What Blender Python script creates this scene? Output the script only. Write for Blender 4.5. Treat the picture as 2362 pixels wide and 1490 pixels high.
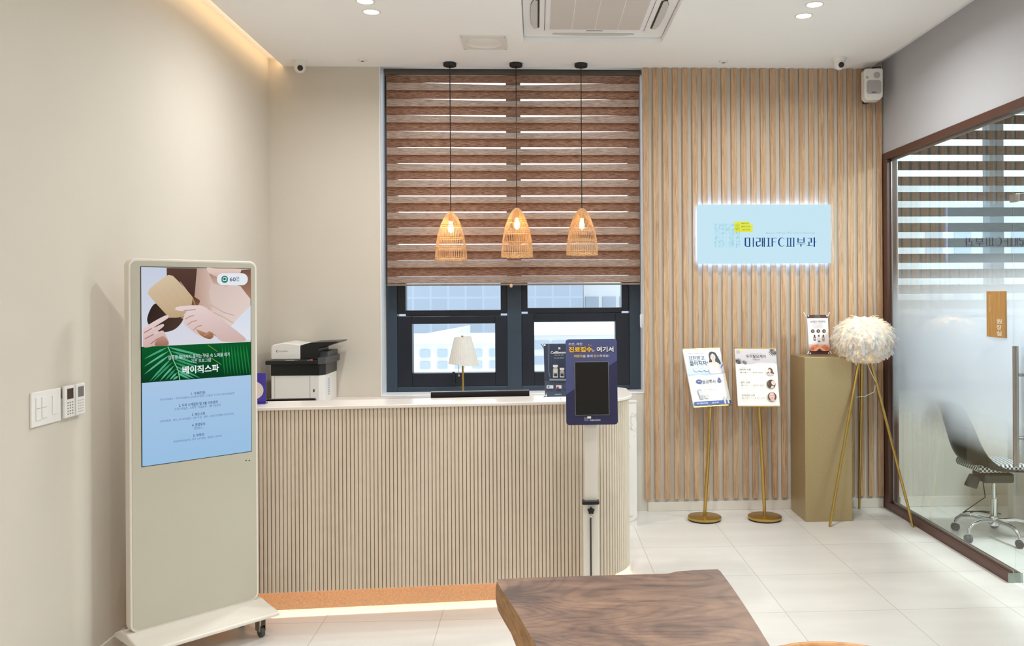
import bpy, math, random
from mathutils import Matrix, Vector, Euler, noise as mnoise
random.seed(7)
for o in list(bpy.data.objects):
    bpy.data.objects.remove(o)
S = bpy.context.scene
COL = S.collection
PI = math.pi

# ------------------------------------------------------------------ camera
F, YAW, ROLL, CAMZ = 2000.0, math.radians(-2.5), math.radians(-0.35), 1.69
PPX, PPY = 1237 + F*math.tan(-YAW), 681.0
CR = Matrix.Rotation(YAW, 3, 'Z') @ Matrix.Rotation(PI/2, 3, 'X') @ Matrix.Rotation(ROLL, 3, 'Z')
cam_d = bpy.data.cameras.new('camera'); cam = bpy.data.objects.new('camera', cam_d); COL.objects.link(cam)
cam.location = (0, 0, CAMZ); cam.rotation_euler = CR.to_euler()
cam_d.sensor_width = 36; cam_d.lens = 36*F/2362
cam_d.shift_x = (1181-PPX)/2362; cam_d.shift_y = -(745-PPY)/2362
cam_d.clip_start = 0.05; cam_d.clip_end = 400
S.camera = cam

# ------------------------------------------------------------------ light and exposure
S.view_settings.view_transform = 'Standard'; S.view_settings.look = 'None'
S.view_settings.gamma = 1; S.view_settings.use_curve_mapping = False
S.view_settings.exposure = 0.0
w = bpy.data.worlds.new('sky'); S.world = w; w.use_nodes = True
bgn = w.node_tree.nodes['Background']; bgn.inputs[0].default_value = (0.85, 0.93, 1.0, 1); bgn.inputs[1].default_value = 2.3
DOWN_W, DOWN_COL = 13.2, (0.985, 0.99, 0.985)
FILL_GLOBE_W, FILL_GLOBE_COL = 47.0, (0.965, 0.99, 1.0)
COVE_E, TOE_E = 7.0, 52.0
LAMP_E, PEND_W, OFFICE_FILL_W = 9.0, 2.2, 125.0
SIGN_E, KIOSK_E = 0.95, 0.9
S.cycles.max_bounces = 8; S.cycles.diffuse_bounces = 5; S.cycles.glossy_bounces = 3
S.cycles.transparent_max_bounces = 24; S.cycles.transmission_bounces = 6
S.cycles.caustics_reflective = False; S.cycles.caustics_refractive = False
S.cycles.sample_clamp_indirect = 4.0
S.cycles.use_denoising = True

# ------------------------------------------------------------------ helpers
def ray(px, py):
    return CR @ Vector(((px-PPX)/F, (PPY-py)/F, -1.0))
def P(px, py, X=None, Y=None, Z=None):
    d = ray(px, py)
    t = X/d.x if X is not None else Y/d.y if Y is not None else (Z-CAMZ)/d.z
    return Vector((0, 0, CAMZ)) + d*t

def lin(c):
    return tuple(((v/255)/12.92 if v/255 <= 0.04045 else ((v/255+0.055)/1.055)**2.4) for v in c)

class NT:
    def __init__(s, name):
        s.m = bpy.data.materials.new(name); s.m.use_nodes = True
        s.t = s.m.node_tree; s.t.nodes.clear()
        s.out = s.n('ShaderNodeOutputMaterial')
    def n(s, typ, **kw):
        nd = s.t.nodes.new(typ)
        for k, v in kw.items(): setattr(nd, k, v)
        return nd
    def l(s, a, b): s.t.links.new(a, b)
    def coords(s, scale=(1, 1, 1), rot=(0, 0, 0)):
        tc = s.n('ShaderNodeTexCoord'); mp = s.n('ShaderNodeMapping')
        mp.inputs['Scale'].default_value = scale; mp.inputs['Rotation'].default_value = rot
        s.l(tc.outputs['Object'], mp.inputs[0]); return mp.outputs[0]
    def noise(s, vec, scale, detail=4, rough=.5, dist=0):
        nz = s.n('ShaderNodeTexNoise'); nz.inputs['Scale'].default_value = scale
        nz.inputs['Detail'].default_value = detail; nz.inputs['Roughness'].default_value = rough
        nz.inputs['Distortion'].default_value = dist
        s.l(vec, nz.inputs['Vector']); return nz.outputs['Fac']
    def ramp(s, fac, stops):
        r = s.n('ShaderNodeValToRGB'); e = r.color_ramp.elements
        while len(e) < len(stops): e.new(0.5)
        for i, (p, c) in enumerate(stops):
            e[i].position = p; e[i].color = (*c, 1) if len(c) == 3 else c
        s.l(fac, r.inputs[0]); return r.outputs[0]
    def bsdf(s, rough=.5, metal=0, spec=.5, coat=0):
        b = s.n('ShaderNodeBsdfPrincipled'); b.inputs['Roughness'].default_value = rough
        b.inputs['Metallic'].default_value = metal; b.inputs['Specular IOR Level'].default_value = spec
        b.inputs['Coat Weight'].default_value = coat
        s.l(b.outputs[0], s.out.inputs[0]); return b
    def bump(s, b, h, st=.2, d=.002):
        bp = s.n('ShaderNodeBump'); bp.inputs['Strength'].default_value = st; bp.inputs['Distance'].default_value = d
        s.l(h, bp.inputs['Height']); s.l(bp.outputs[0], b.inputs['Normal'])

def sc(c, k): return tuple(min(1, v*k) for v in c)
def paint(name, rgb, rough=.5, metal=0, var=.04, vscale=5, bump=0, bscale=200, spec=.5, coat=0):
    t = NT(name); b = t.bsdf(rough, metal, spec, coat); c = lin(rgb)
    v = t.coords(); n = t.noise(v, vscale)
    t.l(t.ramp(n, [(.3, sc(c, 1-var)), (.7, sc(c, 1+var))]), b.inputs['Base Color'])
    if bump: t.bump(b, t.noise(v, bscale, 3), bump)
    return t.m
def wood(name, c1, c2, stretch=(30, 30, 1.2), rough=.5, bump=.12, scale=3, dist=1.2):
    t = NT(name); b = t.bsdf(rough)
    v = t.coords(stretch); n = t.noise(v, scale, 6, .6, dist)
    n2 = t.noise(t.coords(tuple(3*k for k in stretch)), scale*2, 4, .6)
    mx = t.n('ShaderNodeMath', operation='MULTIPLY_ADD'); mx.inputs[1].default_value = .35
    t.l(n2, mx.inputs[0]); t.l(n, mx.inputs[2])
    t.l(t.ramp(mx.outputs[0], [(.42, lin(c1)), (.85, lin(c2))]), b.inputs['Base Color'])
    t.bump(b, n2, bump); return t.m
def emis(name, rgb, st):
    t = NT(name); e = t.n('ShaderNodeEmission'); e.inputs[0].default_value = (*lin(rgb), 1); e.inputs[1].default_value = st
    t.l(e.outputs[0], t.out.inputs[0]); return t.m
def glass(name, tint=(.93, .98, .97), refl=1.0, film=None, rough=0.0):
    t = NT(name); tr = t.n('ShaderNodeBsdfTransparent'); tr.inputs[0].default_value = (*tint, 1)
    gl = t.n('ShaderNodeBsdfGlossy'); gl.inputs['Roughness'].default_value = rough
    fr = t.n('ShaderNodeFresnel'); fr.inputs[0].default_value = 1.5
    geo = t.n('ShaderNodeNewGeometry')
    mul = t.n('ShaderNodeMath', operation='MULTIPLY'); mul.inputs[1].default_value = refl; t.l(fr.outputs[0], mul.inputs[0])
    bf = t.n('ShaderNodeMath', operation='SUBTRACT'); bf.inputs[0].default_value = 1; t.l(geo.outputs['Backfacing'], bf.inputs[1])
    m2 = t.n('ShaderNodeMath', operation='MULTIPLY'); t.l(mul.outputs[0], m2.inputs[0]); t.l(bf.outputs[0], m2.inputs[1])
    mx = t.n('ShaderNodeMixShader'); t.l(m2.outputs[0], mx.inputs[0]); t.l(tr.outputs[0], mx.inputs[1]); t.l(gl.outputs[0], mx.inputs[2])
    last = mx.outputs[0]
    if film:
        tc = t.n('ShaderNodeTexCoord'); sp = t.n('ShaderNodeSeparateXYZ'); t.l(tc.outputs['Object'], sp.inputs[0])
        z0, z1 = film[0], film[-1]
        mr = t.n('ShaderNodeMapRange'); mr.inputs[1].default_value = 0; mr.inputs[2].default_value = 2.7
        t.l(sp.outputs[2], mr.inputs[0])
        r = t.ramp(mr.outputs[0], [(z/2.7, (k, k, k)) for z, k in film])
        df = t.n('ShaderNodeBsdfDiffuse'); df.inputs[0].default_value = (.73, .78, .83, 1)
        tl = t.n('ShaderNodeBsdfTranslucent'); tl.inputs[0].default_value = (.65, .72, .79, 1)
        m3 = t.n('ShaderNodeMixShader'); m3.inputs[0].default_value = .5; t.l(df.outputs[0], m3.inputs[1]); t.l(tl.outputs[0], m3.inputs[2])
        m4 = t.n('ShaderNodeMixShader'); t.l(r, m4.inputs[0]); t.l(last, m4.inputs[1]); t.l(m3.outputs[0], m4.inputs[2])
        # keep the glass gloss over the film
        m5 = t.n('ShaderNodeMixShader'); t.l(m2.outputs[0], m5.inputs[0]); t.l(m4.outputs[0], m5.inputs[1]); t.l(gl.outputs[0], m5.inputs[2])
        last = m5.outputs[0]
    t.l(last, t.out.inputs[0]); return t.m
def thin(name, rgb1, rgb2, transl=.5, stretch=(3, 3, 120), scale=4, alpha=1.0):
    """cloth, paper or feather: part diffuse, part translucent"""
    t = NT(name); v = t.coords(stretch); n = t.noise(v, scale, 5, .65, .35)
    c = t.ramp(n, [(.36, lin(rgb1)), (.64, lin(rgb2))])
    d = t.n('ShaderNodeBsdfDiffuse'); tl = t.n('ShaderNodeBsdfTranslucent'); t.l(c, d.inputs[0]); t.l(c, tl.inputs[0])
    mx = t.n('ShaderNodeMixShader'); mx.inputs[0].default_value = transl; t.l(d.outputs[0], mx.inputs[1]); t.l(tl.outputs[0], mx.inputs[2])
    last = mx.outputs[0]
    if alpha < 1:
        tr = t.n('ShaderNodeBsdfTransparent'); m2 = t.n('ShaderNodeMixShader'); m2.inputs[0].default_value = alpha
        t.l(tr.outputs[0], m2.inputs[1]); t.l(last, m2.inputs[2]); last = m2.outputs[0]
    t.l(last, t.out.inputs[0]); return t.m
def ink(name, emit=0, rough=.4):
    """printed or displayed artwork: colours come from the mesh"""
    t = NT(name); a = t.n('ShaderNodeAttribute', attribute_name='Col')
    if emit:
        e = t.n('ShaderNodeEmission'); t.l(a.outputs['Color'], e.inputs[0]); e.inputs[1].default_value = emit
        t.l(e.outputs[0], t.out.inputs[0])
    else:
        b = t.bsdf(rough); t.l(a.outputs['Color'], b.inputs['Base Color'])
    return t.m

class M:
    def __init__(s): s.v = []; s.f = []; s.T = Matrix()
    def add(s, vs, fs):
        b = len(s.v); s.v += [tuple(s.T @ Vector(v)) for v in vs]; s.f += [tuple(b+i for i in f) for f in fs]; return s
    def box(s, x0, x1, y0, y1, z0, z1):
        x0, x1 = min(x0, x1), max(x0, x1); y0, y1 = min(y0, y1), max(y0, y1); z0, z1 = min(z0, z1), max(z0, z1)
        return s.add([(x0,y0,z0),(x1,y0,z0),(x1,y1,z0),(x0,y1,z0),(x0,y0,z1),(x1,y0,z1),(x1,y1,z1),(x0,y1,z1)],
                     [(0,3,2,1),(4,5,6,7),(0,1,5,4),(1,2,6,5),(2,3,7,6),(3,0,4,7)])
    def lathe(s, prof, n=24, c=(0, 0, 0), cap=True):
        vs = [(c[0]+r*math.cos(2*PI*i/n), c[1]+r*math.sin(2*PI*i/n), c[2]+z) for r, z in prof for i in range(n)]
        fs = [(k*n+i, k*n+(i+1) % n, (k+1)*n+(i+1) % n, (k+1)*n+i) for k in range(len(prof)-1) for i in range(n)]
        if cap: fs += [tuple(range(n-1, -1, -1)), tuple((len(prof)-1)*n+i for i in range(n))]
        return s.add(vs, fs)
    def cyl(s, x, y, z0, z1, r, n=24): return s.lathe([(r, z0), (r, z1)], n, (x, y, 0))
    def prism(s, poly, a, b, ax='z'):
        """polygon extruded along ax from a to b; poly coords are the two other axes in xyz order"""
        def mk(p, h): return (p[0], p[1], h) if ax == 'z' else (p[0], h, p[1]) if ax == 'y' else (h, p[0], p[1])
        n = len(poly); vs = [mk(p, a) for p in poly] + [mk(p, b) for p in poly]
        fs = [tuple(range(n)), tuple(range(2*n-1, n-1, -1))] + [(i, (i+1) % n, n+(i+1) % n, n+i) for i in range(n)]
        return s.add(vs, fs)
    def tube(s, pts, r, n=8, closed=False):
        pts = [Vector(p) for p in pts]; N = len(pts); vs = []; up = None
        for i, p in enumerate(pts):
            a = pts[(i-1) % N] if (closed or i > 0) else p; b = pts[(i+1) % N] if (closed or i < N-1) else p
            t = (b-a).normalized()
            if up is None: up = t.orthogonal().normalized()
            up = (up - t*up.dot(t)).normalized(); q = t.cross(up)
            rr = r[i] if isinstance(r, (list, tuple)) else r
            vs += [tuple(p + up*rr*math.cos(2*PI*k/n) + q*rr*math.sin(2*PI*k/n)) for k in range(n)]
        L = N if closed else N-1
        fs = [(i*n+k, i*n+(k+1) % n, ((i+1) % N)*n+(k+1) % n, ((i+1) % N)*n+k) for i in range(L) for k in range(n)]
        if not closed: fs += [tuple(range(n-1, -1, -1)), tuple((N-1)*n+k for k in range(n))]
        return s.add(vs, fs)
    def ball(s, c, r, nu=20, nv=12):
        r = r if isinstance(r, tuple) else (r, r, r)
        pr = []
        vs = [(c[0], c[1], c[2]-r[2])]
        for j in range(1, nv):
            a = -PI/2 + PI*j/nv
            vs += [(c[0]+r[0]*math.cos(a)*math.cos(2*PI*i/nu), c[1]+r[1]*math.cos(a)*math.sin(2*PI*i/nu), c[2]+r[2]*math.sin(a)) for i in range(nu)]
        vs.append((c[0], c[1], c[2]+r[2])); L = len(vs)-1
        fs = [(0, 1+(i+1) % nu, 1+i) for i in range(nu)] + [(L, L-nu+i, L-nu+(i+1) % nu) for i in range(nu)]
        fs += [(1+j*nu+i, 1+j*nu+(i+1) % nu, 1+(j+1)*nu+(i+1) % nu, 1+(j+1)*nu+i) for j in range(nv-2) for i in range(nu)]
        return s.add(vs, fs)
    def build(s, name, mat, parent=None, smooth=0, bevel=0, seg=2, local=None, fixn=True):
        me = bpy.data.meshes.new(name); me.from_pydata(s.v, [], s.f); me.update()
        if fixn:
            import bmesh
            bm = bmesh.new(); bm.from_mesh(me); bmesh.ops.recalc_face_normals(bm, faces=bm.faces); bm.to_mesh(me); bm.free()
        me.materials.append(mat)
        o = bpy.data.objects.new(name, me); COL.objects.link(o)
        if parent: o.parent = parent
        if local is not None: o.matrix_basis = local
        if bevel:
            b = o.modifiers.new('bevel', 'BEVEL'); b.width = bevel; b.segments = seg; b.limit_method = 'ANGLE'; b.angle_limit = math.radians(40)
        if smooth:
            me.shade_smooth()
            if hasattr(me, 'set_sharp_from_angle'): me.set_sharp_from_angle(angle=math.radians(smooth))
        return o

def rrect(x0, x1, y0, y1, r, n=5):
    pts = []
    for cx, cy, a in ((x1-r, y1-r, 0), (x0+r, y1-r, 90), (x0+r, y0+r, 180), (x1-r, y0+r, 270)):
        pts += [(cx+r*math.cos(math.radians(a+90*i/n)), cy+r*math.sin(math.radians(a+90*i/n))) for i in range(n+1)]
    return pts

def tag(o, label=None, cat=None, group=None, kind=None):
    if label: o['label'] = label
    if cat: o['category'] = cat
    if group: o['group'] = group
    if kind: o['kind'] = kind
    return o
def thing(name, label, cat, loc=(0, 0, 0), rz=0, group=None, kind=None):
    o = bpy.data.objects.new(name, None); COL.objects.link(o); o.empty_display_size = .1
    o.location = loc; o.rotation_euler = (0, 0, rz)
    return tag(o, label, cat, group, kind)
def struct(o, label=None): return tag(o, label, None, None, 'structure')
def dup(root, loc, rz=None, label=None):
    r = root.copy(); COL.objects.link(r); r.location = loc
    if rz is not None: r.rotation_euler = (0, 0, rz)
    if label: r['label'] = label
    for ch in list(root.children):
        c = ch.copy(); COL.objects.link(c); c.parent = r; c.matrix_basis = ch.matrix_basis.copy()
        for g in list(ch.children):
            d = g.copy(); COL.objects.link(d); d.parent = c; d.matrix_basis = g.matrix_basis.copy()
    return r
def light(name, typ, loc, energy, col, parent=None, **kw):
    d = bpy.data.lights.new(name, typ); d.energy = energy; d.color = col
    for k, v in kw.items(): setattr(d, k, v)
    o = bpy.data.objects.new(name, d); COL.objects.link(o); o.location = loc
    if parent: o.parent = parent
    return o

_tc = _ts = None
def text_polys(body, bold=0.0, res=2):
    """outlines of a line of lettering, as (verts, faces, bbox)"""
    global _tc, _ts
    if _tc is None:
        c = bpy.data.curves.new('lettering_source', 'FONT'); _tc = bpy.data.objects.new('lettering_source', c)
        _ts = bpy.data.scenes.new('lettering'); _ts.collection.objects.link(_tc)
    c = _tc.data; c.body = body; c.size = 1; c.offset = bold; c.resolution_u = res
    vl = _ts.view_layers[0]; vl.update(); dg = vl.depsgraph
    ev = _tc.evaluated_get(dg); me = ev.to_mesh()
    vs = [(v.co.x, v.co.y) for v in me.vertices]; fs = [tuple(p.vertices) for p in me.polygons]
    ev.to_mesh_clear()
    return vs, fs

class Art:
    """flat artwork lying on a plane: local x right, z up, facing local -y"""
    def __init__(s, mp, step=.00025): s.v = []; s.f = []; s.c = []; s.map = mp; s.k = 0; s.step = step
    def poly(s, pts, rgb, cols=None):
        b = len(s.v); s.k += 1
        s.v += [(u, -s.k*s.step, v) for u, v in (s.map(*p) for p in pts)]
        s.f.append(tuple(range(b, b+len(pts)))); s.c += [lin(q) for q in cols] if cols else [lin(rgb)]*len(pts)
        return s
    def rect(s, x0, y0, x1, y1, rgb, rgb2=None):
        return s.poly([(x0, y0), (x1, y0), (x1, y1), (x0, y1)], rgb, [rgb, rgb, rgb2, rgb2] if rgb2 else None)
    def ell(s, cx, cy, rx, ry, rgb, n=28, rot=0, a0=0, a1=360):
        cr, sr = math.cos(math.radians(rot)), math.sin(math.radians(rot)); pts = []
        m = n if a1-a0 >= 360 else n+1
        for i in range(m):
            a = math.radians(a0+(a1-a0)*i/n); x, y = rx*math.cos(a), ry*math.sin(a)
            pts.append((cx+x*cr-y*sr, cy+x*sr+y*cr))
        return s.poly(pts, rgb)
    def rr(s, x0, y0, x1, y1, r, rgb): return s.poly(rrect(x0, x1, y0, y1, r), rgb)
    def line(s, pts, w, rgb):
        for a, b in zip(pts[:-1], pts[1:]):
            dx, dy = b[0]-a[0], b[1]-a[1]; L = math.hypot(dx, dy) or 1; nx, ny = -dy/L*w/2, dx/L*w/2
            s.poly([(a[0]+nx, a[1]+ny), (b[0]+nx, b[1]+ny), (b[0]-nx, b[1]-ny), (a[0]-nx, a[1]-ny)], rgb); s.k -= 1
        s.k += 1; return s
    def text(s, body, cx, cy, wpx, hpx, rgb, bold=0.0, vert=None):
        """lettering filling the box of wpx by hpx centred on (cx, cy), in artwork pixels"""
        vs, fs = text_polys(body, bold)
        if not vs: return s
        x0, x1 = min(p[0] for p in vs), max(p[0] for p in vs); y0, y1 = min(p[1] for p in vs), max(p[1] for p in vs)
        uc, vc = s.map(cx, cy); du = s.map(cx+.5, cy)[0]-s.map(cx-.5, cy)[0]; dv = s.map(cx, cy-.5)[1]-s.map(cx, cy+.5)[1]
        s.k += 1; b = len(s.v)
        for x, y in vs:
            a = ((x-x0)/(x1-x0 or 1)-.5)*wpx; h = ((y-y0)/(y1-y0 or 1)-.5)*hpx
            if vert == 'down': a, h = h, -a
            s.v.append((uc+a*du, -s.k*s.step, vc+h*dv))
        s.f += [tuple(b+i for i in f) for f in fs]; s.c += [lin(rgb)]*len(vs)
        return s
    def build(s, name, mat, parent, local=None):
        me = bpy.data.meshes.new(name); me.from_pydata(s.v, [], s.f); me.update()
        at = me.color_attributes.new('Col', 'FLOAT_COLOR', 'POINT')
        for i, c in enumerate(s.c): at.data[i].color = (*c, 1)
        import bmesh
        bm = bmesh.new(); bm.from_mesh(me)
        for f in bm.faces:
            f.normal_update()
            if f.normal.y > 0: f.normal_flip()
        bm.to_mesh(me); bm.free()
        me.materials.append(mat)
        o = bpy.data.objects.new(name, me); COL.objects.link(o); o.parent = parent
        if local is not None: o.matrix_basis = local
        return o

def plane_map(Mw, region, zsize):
    """artwork pixels of a close-up of the photo -> (u, v) on the plane x/z of Mw"""
    inv = Mw.inverted(); o = inv @ Vector((0, 0, CAMZ))
    x0, y0, x1, y1 = region
    def f(zx, zy):
        d = inv.to_3x3() @ ray(x0+zx*(x1-x0)/zsize[0], y0+zy*(y1-y0)/zsize[1])
        q = o + d*(-o.y/d.y); return q.x, q.z
    return f
def frame_m(O, psi, theta=0, roll=0):
    """plane frame: yaw psi about z, leaned back by theta, turned in its own plane by roll"""
    return Matrix.Translation(Vector(O)) @ Matrix.Rotation(psi, 4, 'Z') @ Matrix.Rotation(-theta, 4, 'X') @ Matrix.Rotation(roll, 4, 'Y')

# ------------------------------------------------------------------ materials
m_wall = paint('warm_white_wall', (209, 202, 190), .75, var=.015, vscale=2, bump=.08, bscale=260)
m_ceil = paint('white_ceiling', (250, 250, 251), .8, var=.005, bump=.05, bscale=300)
m_white = paint('white_plastic', (232, 230, 226), .35, var=.01)
m_whitemat = paint('white_metal', (230, 224, 214), .4, var=.01)
m_base = paint('white_baseboard', (222, 214, 202), .5, var=.02)
m_slatwood = wood('oak_slat', (154, 118, 86), (212, 178, 142), (34, 34, 1.3), .55, .2)
m_slatback = paint('slat_backing', (205, 194, 176), .7, var=.02)
m_flute = paint('beige_flute', (217, 203, 184), .55, var=.03, vscale=14, bump=.1, bscale=300)
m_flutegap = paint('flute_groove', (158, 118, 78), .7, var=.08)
m_stone = paint('white_countertop', (236, 228, 220), .18, var=.012, vscale=4)
m_cork = paint('cork_plinth', (204, 172, 142), .8, var=.16, vscale=120, bump=.4, bscale=220)
m_black = paint('black_plastic', (18, 18, 19), .35, var=.1)
m_dark = paint('dark_grey_plastic', (62, 64, 66), .45, var=.05)
m_navyframe = paint('slate_aluminium', (48, 62, 76), .4, var=.05)
m_navydark = paint('dark_sash', (22, 29, 42), .35, var=.06)
m_gold = paint('brushed_brass', (196, 164, 92), .32, 1.0, var=.06, vscale=20)
m_goldbox = paint('gold_lacquer', (174, 154, 114), .40, .5, var=.05, vscale=90, bump=.06, bscale=400)
m_brownframe = paint('brown_aluminium', (84, 56, 46), .4, var=.06)
m_chrome = paint('chrome', (215, 216, 218), .12, 1.0, var=.02)
m_steel = paint('steel', (170, 165, 158), .25, 1.0, var=.04)
m_rattan = wood('rattan', (204, 156, 106), (240, 200, 150), (8, 8, 8), .6, .2)
m_glass = glass('window_glass', (.93, .97, 1.0), .8)
m_ink = ink('printed_ink', 0, .45)
m_kink = ink('kiosk_display', KIOSK_E)
m_sink = ink('sign_face', SIGN_E)
m_navy = paint('navy_board', (78, 84, 132), .5, var=.02)
m_screenoff = paint('dark_screen', (12, 12, 14), .12, var=.02)
m_rubber = paint('black_rubber', (24, 24, 25), .6, var=.05)

# floor tiles
t = NT('pale_floor_tile'); b = t.bsdf(.22, 0, .5)
v = t.coords(); sp = t.n('ShaderNodeSeparateXYZ'); t.l(v, sp.inputs[0])
def grout(axis, off):
    a = t.n('ShaderNodeMath', operation='ADD'); a.inputs[1].default_value = -off + 60.7; t.l(sp.outputs[axis], a.inputs[0])
    d = t.n('ShaderNodeMath', operation='DIVIDE'); d.inputs[1].default_value = .607; t.l(a.outputs[0], d.inputs[0])
    fr = t.n('ShaderNodeMath', operation='FRACT'); t.l(d.outputs[0], fr.inputs[0])
    s1 = t.n('ShaderNodeMath', operation='SUBTRACT'); s1.inputs[1].default_value = .5; t.l(fr.outputs[0], s1.inputs[0])
    ab = t.n('ShaderNodeMath', operation='ABSOLUTE'); t.l(s1.outputs[0], ab.inputs[0])
    g = t.n('ShaderNodeMath', operation='GREATER_THAN'); g.inputs[1].default_value = .5-.0035; t.l(ab.outputs[0], g.inputs[0])
    fl = t.n('ShaderNodeMath', operation='FLOOR'); t.l(d.outputs[0], fl.inputs[0])
    return g.outputs[0], fl.outputs[0]
gx, ix = grout(0, .704); gy, iy = grout(1, 4.552)
mg = t.n('ShaderNodeMath', operation='MAXIMUM'); t.l(gx, mg.inputs[0]); t.l(gy, mg.inputs[1])
n1 = t.noise(t.coords((1, 3.2, 1)), 1.3, 5, .55)
cmb = t.n('ShaderNodeCombineXYZ'); t.l(ix, cmb.inputs[0]); t.l(iy, cmb.inputs[1])
wn = t.n('ShaderNodeTexWhiteNoise'); t.l(cmb.outputs[0], wn.inputs['Vector'])
mm = t.n('ShaderNodeMath', operation='MULTIPLY_ADD'); mm.inputs[1].default_value = .12; t.l(wn.outputs['Value'], mm.inputs[0]); t.l(n1, mm.inputs[2])
tc_ = t.ramp(mm.outputs[0], [(.3, lin((212, 207, 201))), (.85, lin((226, 222, 216)))])
mixc = t.n('ShaderNodeMix', data_type='RGBA'); t.l(mg.outputs[0], mixc.inputs[0]); t.l(tc_, mixc.inputs[6]); mixc.inputs[7].default_value = (*lin((188, 179, 168)), 1)
t.l(mixc.outputs[2], b.inputs['Base Color'])
rr_ = t.ramp(n1, [(.3, (.18,)*3), (.7, (.32,)*3)]); b.inputs['Roughness'].default_value = .27
m_floor = t.m

# veined marble
t = NT('white_marble'); b = t.bsdf(.2)
n = t.noise(t.coords((1.2, 1.2, .8), (.4, .3, .5)), 2.5, 8, .6, 1.5)
t.l(t.ramp(n, [(.47, lin((232, 230, 228))), (.497, lin((196, 192, 188))), (.51, lin((232, 230, 228)))]), b.inputs['Base Color'])
m_marble = t.m

# figured slab wood
t = NT('figured_walnut_slab'); b = t.bsdf(.3, 0, .8, .45); b.inputs['Coat Roughness'].default_value = .32; b.inputs['Coat Tint'].default_value = (1, 1, 1, 1)
v = t.coords((1.1, 2.4, 1), (0, 0, .35))
warp = t.n('ShaderNodeTexNoise'); warp.inputs['Scale'].default_value = 2.0; warp.inputs['Detail'].default_value = 2; t.l(v, warp.inputs['Vector'])
mixv = t.n('ShaderNodeMix', data_type='VECTOR'); mixv.inputs[0].default_value = .62; t.l(v, mixv.inputs[4]); t.l(warp.outputs['Color'], mixv.inputs[5])
n0 = t.noise(t.coords((.9, 1.25, 1), (0, 0, .5)), 1.25, 1.6, .45, .9)
k1 = t.n('ShaderNodeMath', operation='MULTIPLY'); k1.inputs[1].default_value = 95; t.l(n0, k1.inputs[0])
k2 = t.n('ShaderNodeMath', operation='SINE'); t.l(k1.outputs[0], k2.inputs[0])
k3 = t.n('ShaderNodeMath', operation='POWER'); k4 = t.n('ShaderNodeMath', operation='ABSOLUTE'); t.l(k2.outputs[0], k4.inputs[0]); t.l(k4.outputs[0], k3.inputs[0]); k3.inputs[1].default_value = 6
fine = t.noise(t.coords((5, 34, 6), (0, 0, .6)), 5, 6, .65, .8)
big = t.noise(v, 2.4, 5, .6, 1.2)
ad = t.n('ShaderNodeMath', operation='MULTIPLY_ADD'); ad.inputs[1].default_value = -.10; t.l(k3.outputs[0], ad.inputs[0])
a2 = t.n('ShaderNodeMath', operation='MULTIPLY_ADD'); a2.inputs[1].default_value = .5; t.l(fine, a2.inputs[0]); t.l(big, a2.inputs[2]); t.l(a2.outputs[0], ad.inputs[2])
t.l(t.ramp(ad.outputs[0], [(.48, lin((66, 48, 42))), (.70, lin((116, 88, 72))), (.95, lin((156, 122, 98)))]), b.inputs['Base Color'])
t.l(t.ramp(fine, [(.3, (.36,)*3), (.7, (.50,)*3)]), b.inputs['Roughness'])
t.bump(b, fine, .06)
m_slab = t.m
m_slabedge = wood('live_edge_bark', (120, 84, 50), (176, 132, 84), (8, 1.4, 20), .6, .3)
m_chairwood = wood('honey_oak', (176, 124, 74), (214, 162, 106), (6, 6, 6), .4)

m_bandf = thin('front_blind_band', (76, 43, 30), (178, 130, 102), .62, (3.5, 3.5, 90), 5)
m_bandr = thin('rear_blind_band', (120, 90, 72), (214, 184, 162), .62, (3.5, 3.5, 90), 5)
m_sheer = thin('sheer_blind_mesh', (170, 140, 120), (225, 205, 190), .5, (3, 3, 200), 6, .30)
m_oband = thin('dark_blind_band', (66, 60, 58), (106, 98, 94), .16, (2.2, 2.2, 90), 5)
m_osheer = thin('pale_sheer_mesh', (215, 225, 235), (240, 246, 250), .5, (3, 3, 200), 6, .15)
m_feather = thin('white_feather', (254, 251, 247), (255, 255, 253), .72, (20, 20, 20), 4)
m_pleat = thin('pleated_fabric', (232, 230, 224), (242, 240, 236), .35, (40, 40, 2), 4)
m_sheetback = paint('banner_cloth', (236, 232, 228), .6, var=.01)

# ------------------------------------------------------------------ room dimensions
XL, XR, YB, H, YF = -2.04, 2.735, 6.747, 3.462, -3.0
SLAB = H + .056
WX0, WX1, SILL = -1.199, .842, .922          # reception window opening
OX0, OX1, OSILL, OTOP = 2.86, 4.40, .90, 3.30  # office window opening
OFX = 4.75                                   # far side of the office

fl = M().box(XL-.2, OFX+.1, YF-.2, YB+.3, -.12, 0).build('floor', m_floor); struct(fl)

# ceiling with the sunk opening for the air conditioner and shadow gaps along both side walls
AX0, AX1, AY0, AY1 = -.08, .893, 5.09, 6.066
c = M(); a, bb = -1.93, 2.635
c.box(a, AX0, YF, YB, H, SLAB); c.box(AX1, bb, YF, YB, H, SLAB)
c.box(AX0, AX1, YF, AY0, H, SLAB); c.box(AX0, AX1, AY1, YB, H, SLAB)
c.box(XL-.1, OFX+.1, YF-.1, YB+.2, SLAB, SLAB+.1)
c.box(XR+.12, OFX, 2.3, YB, H-.35, SLAB)
struct(c.build('ceiling', m_ceil))

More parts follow.
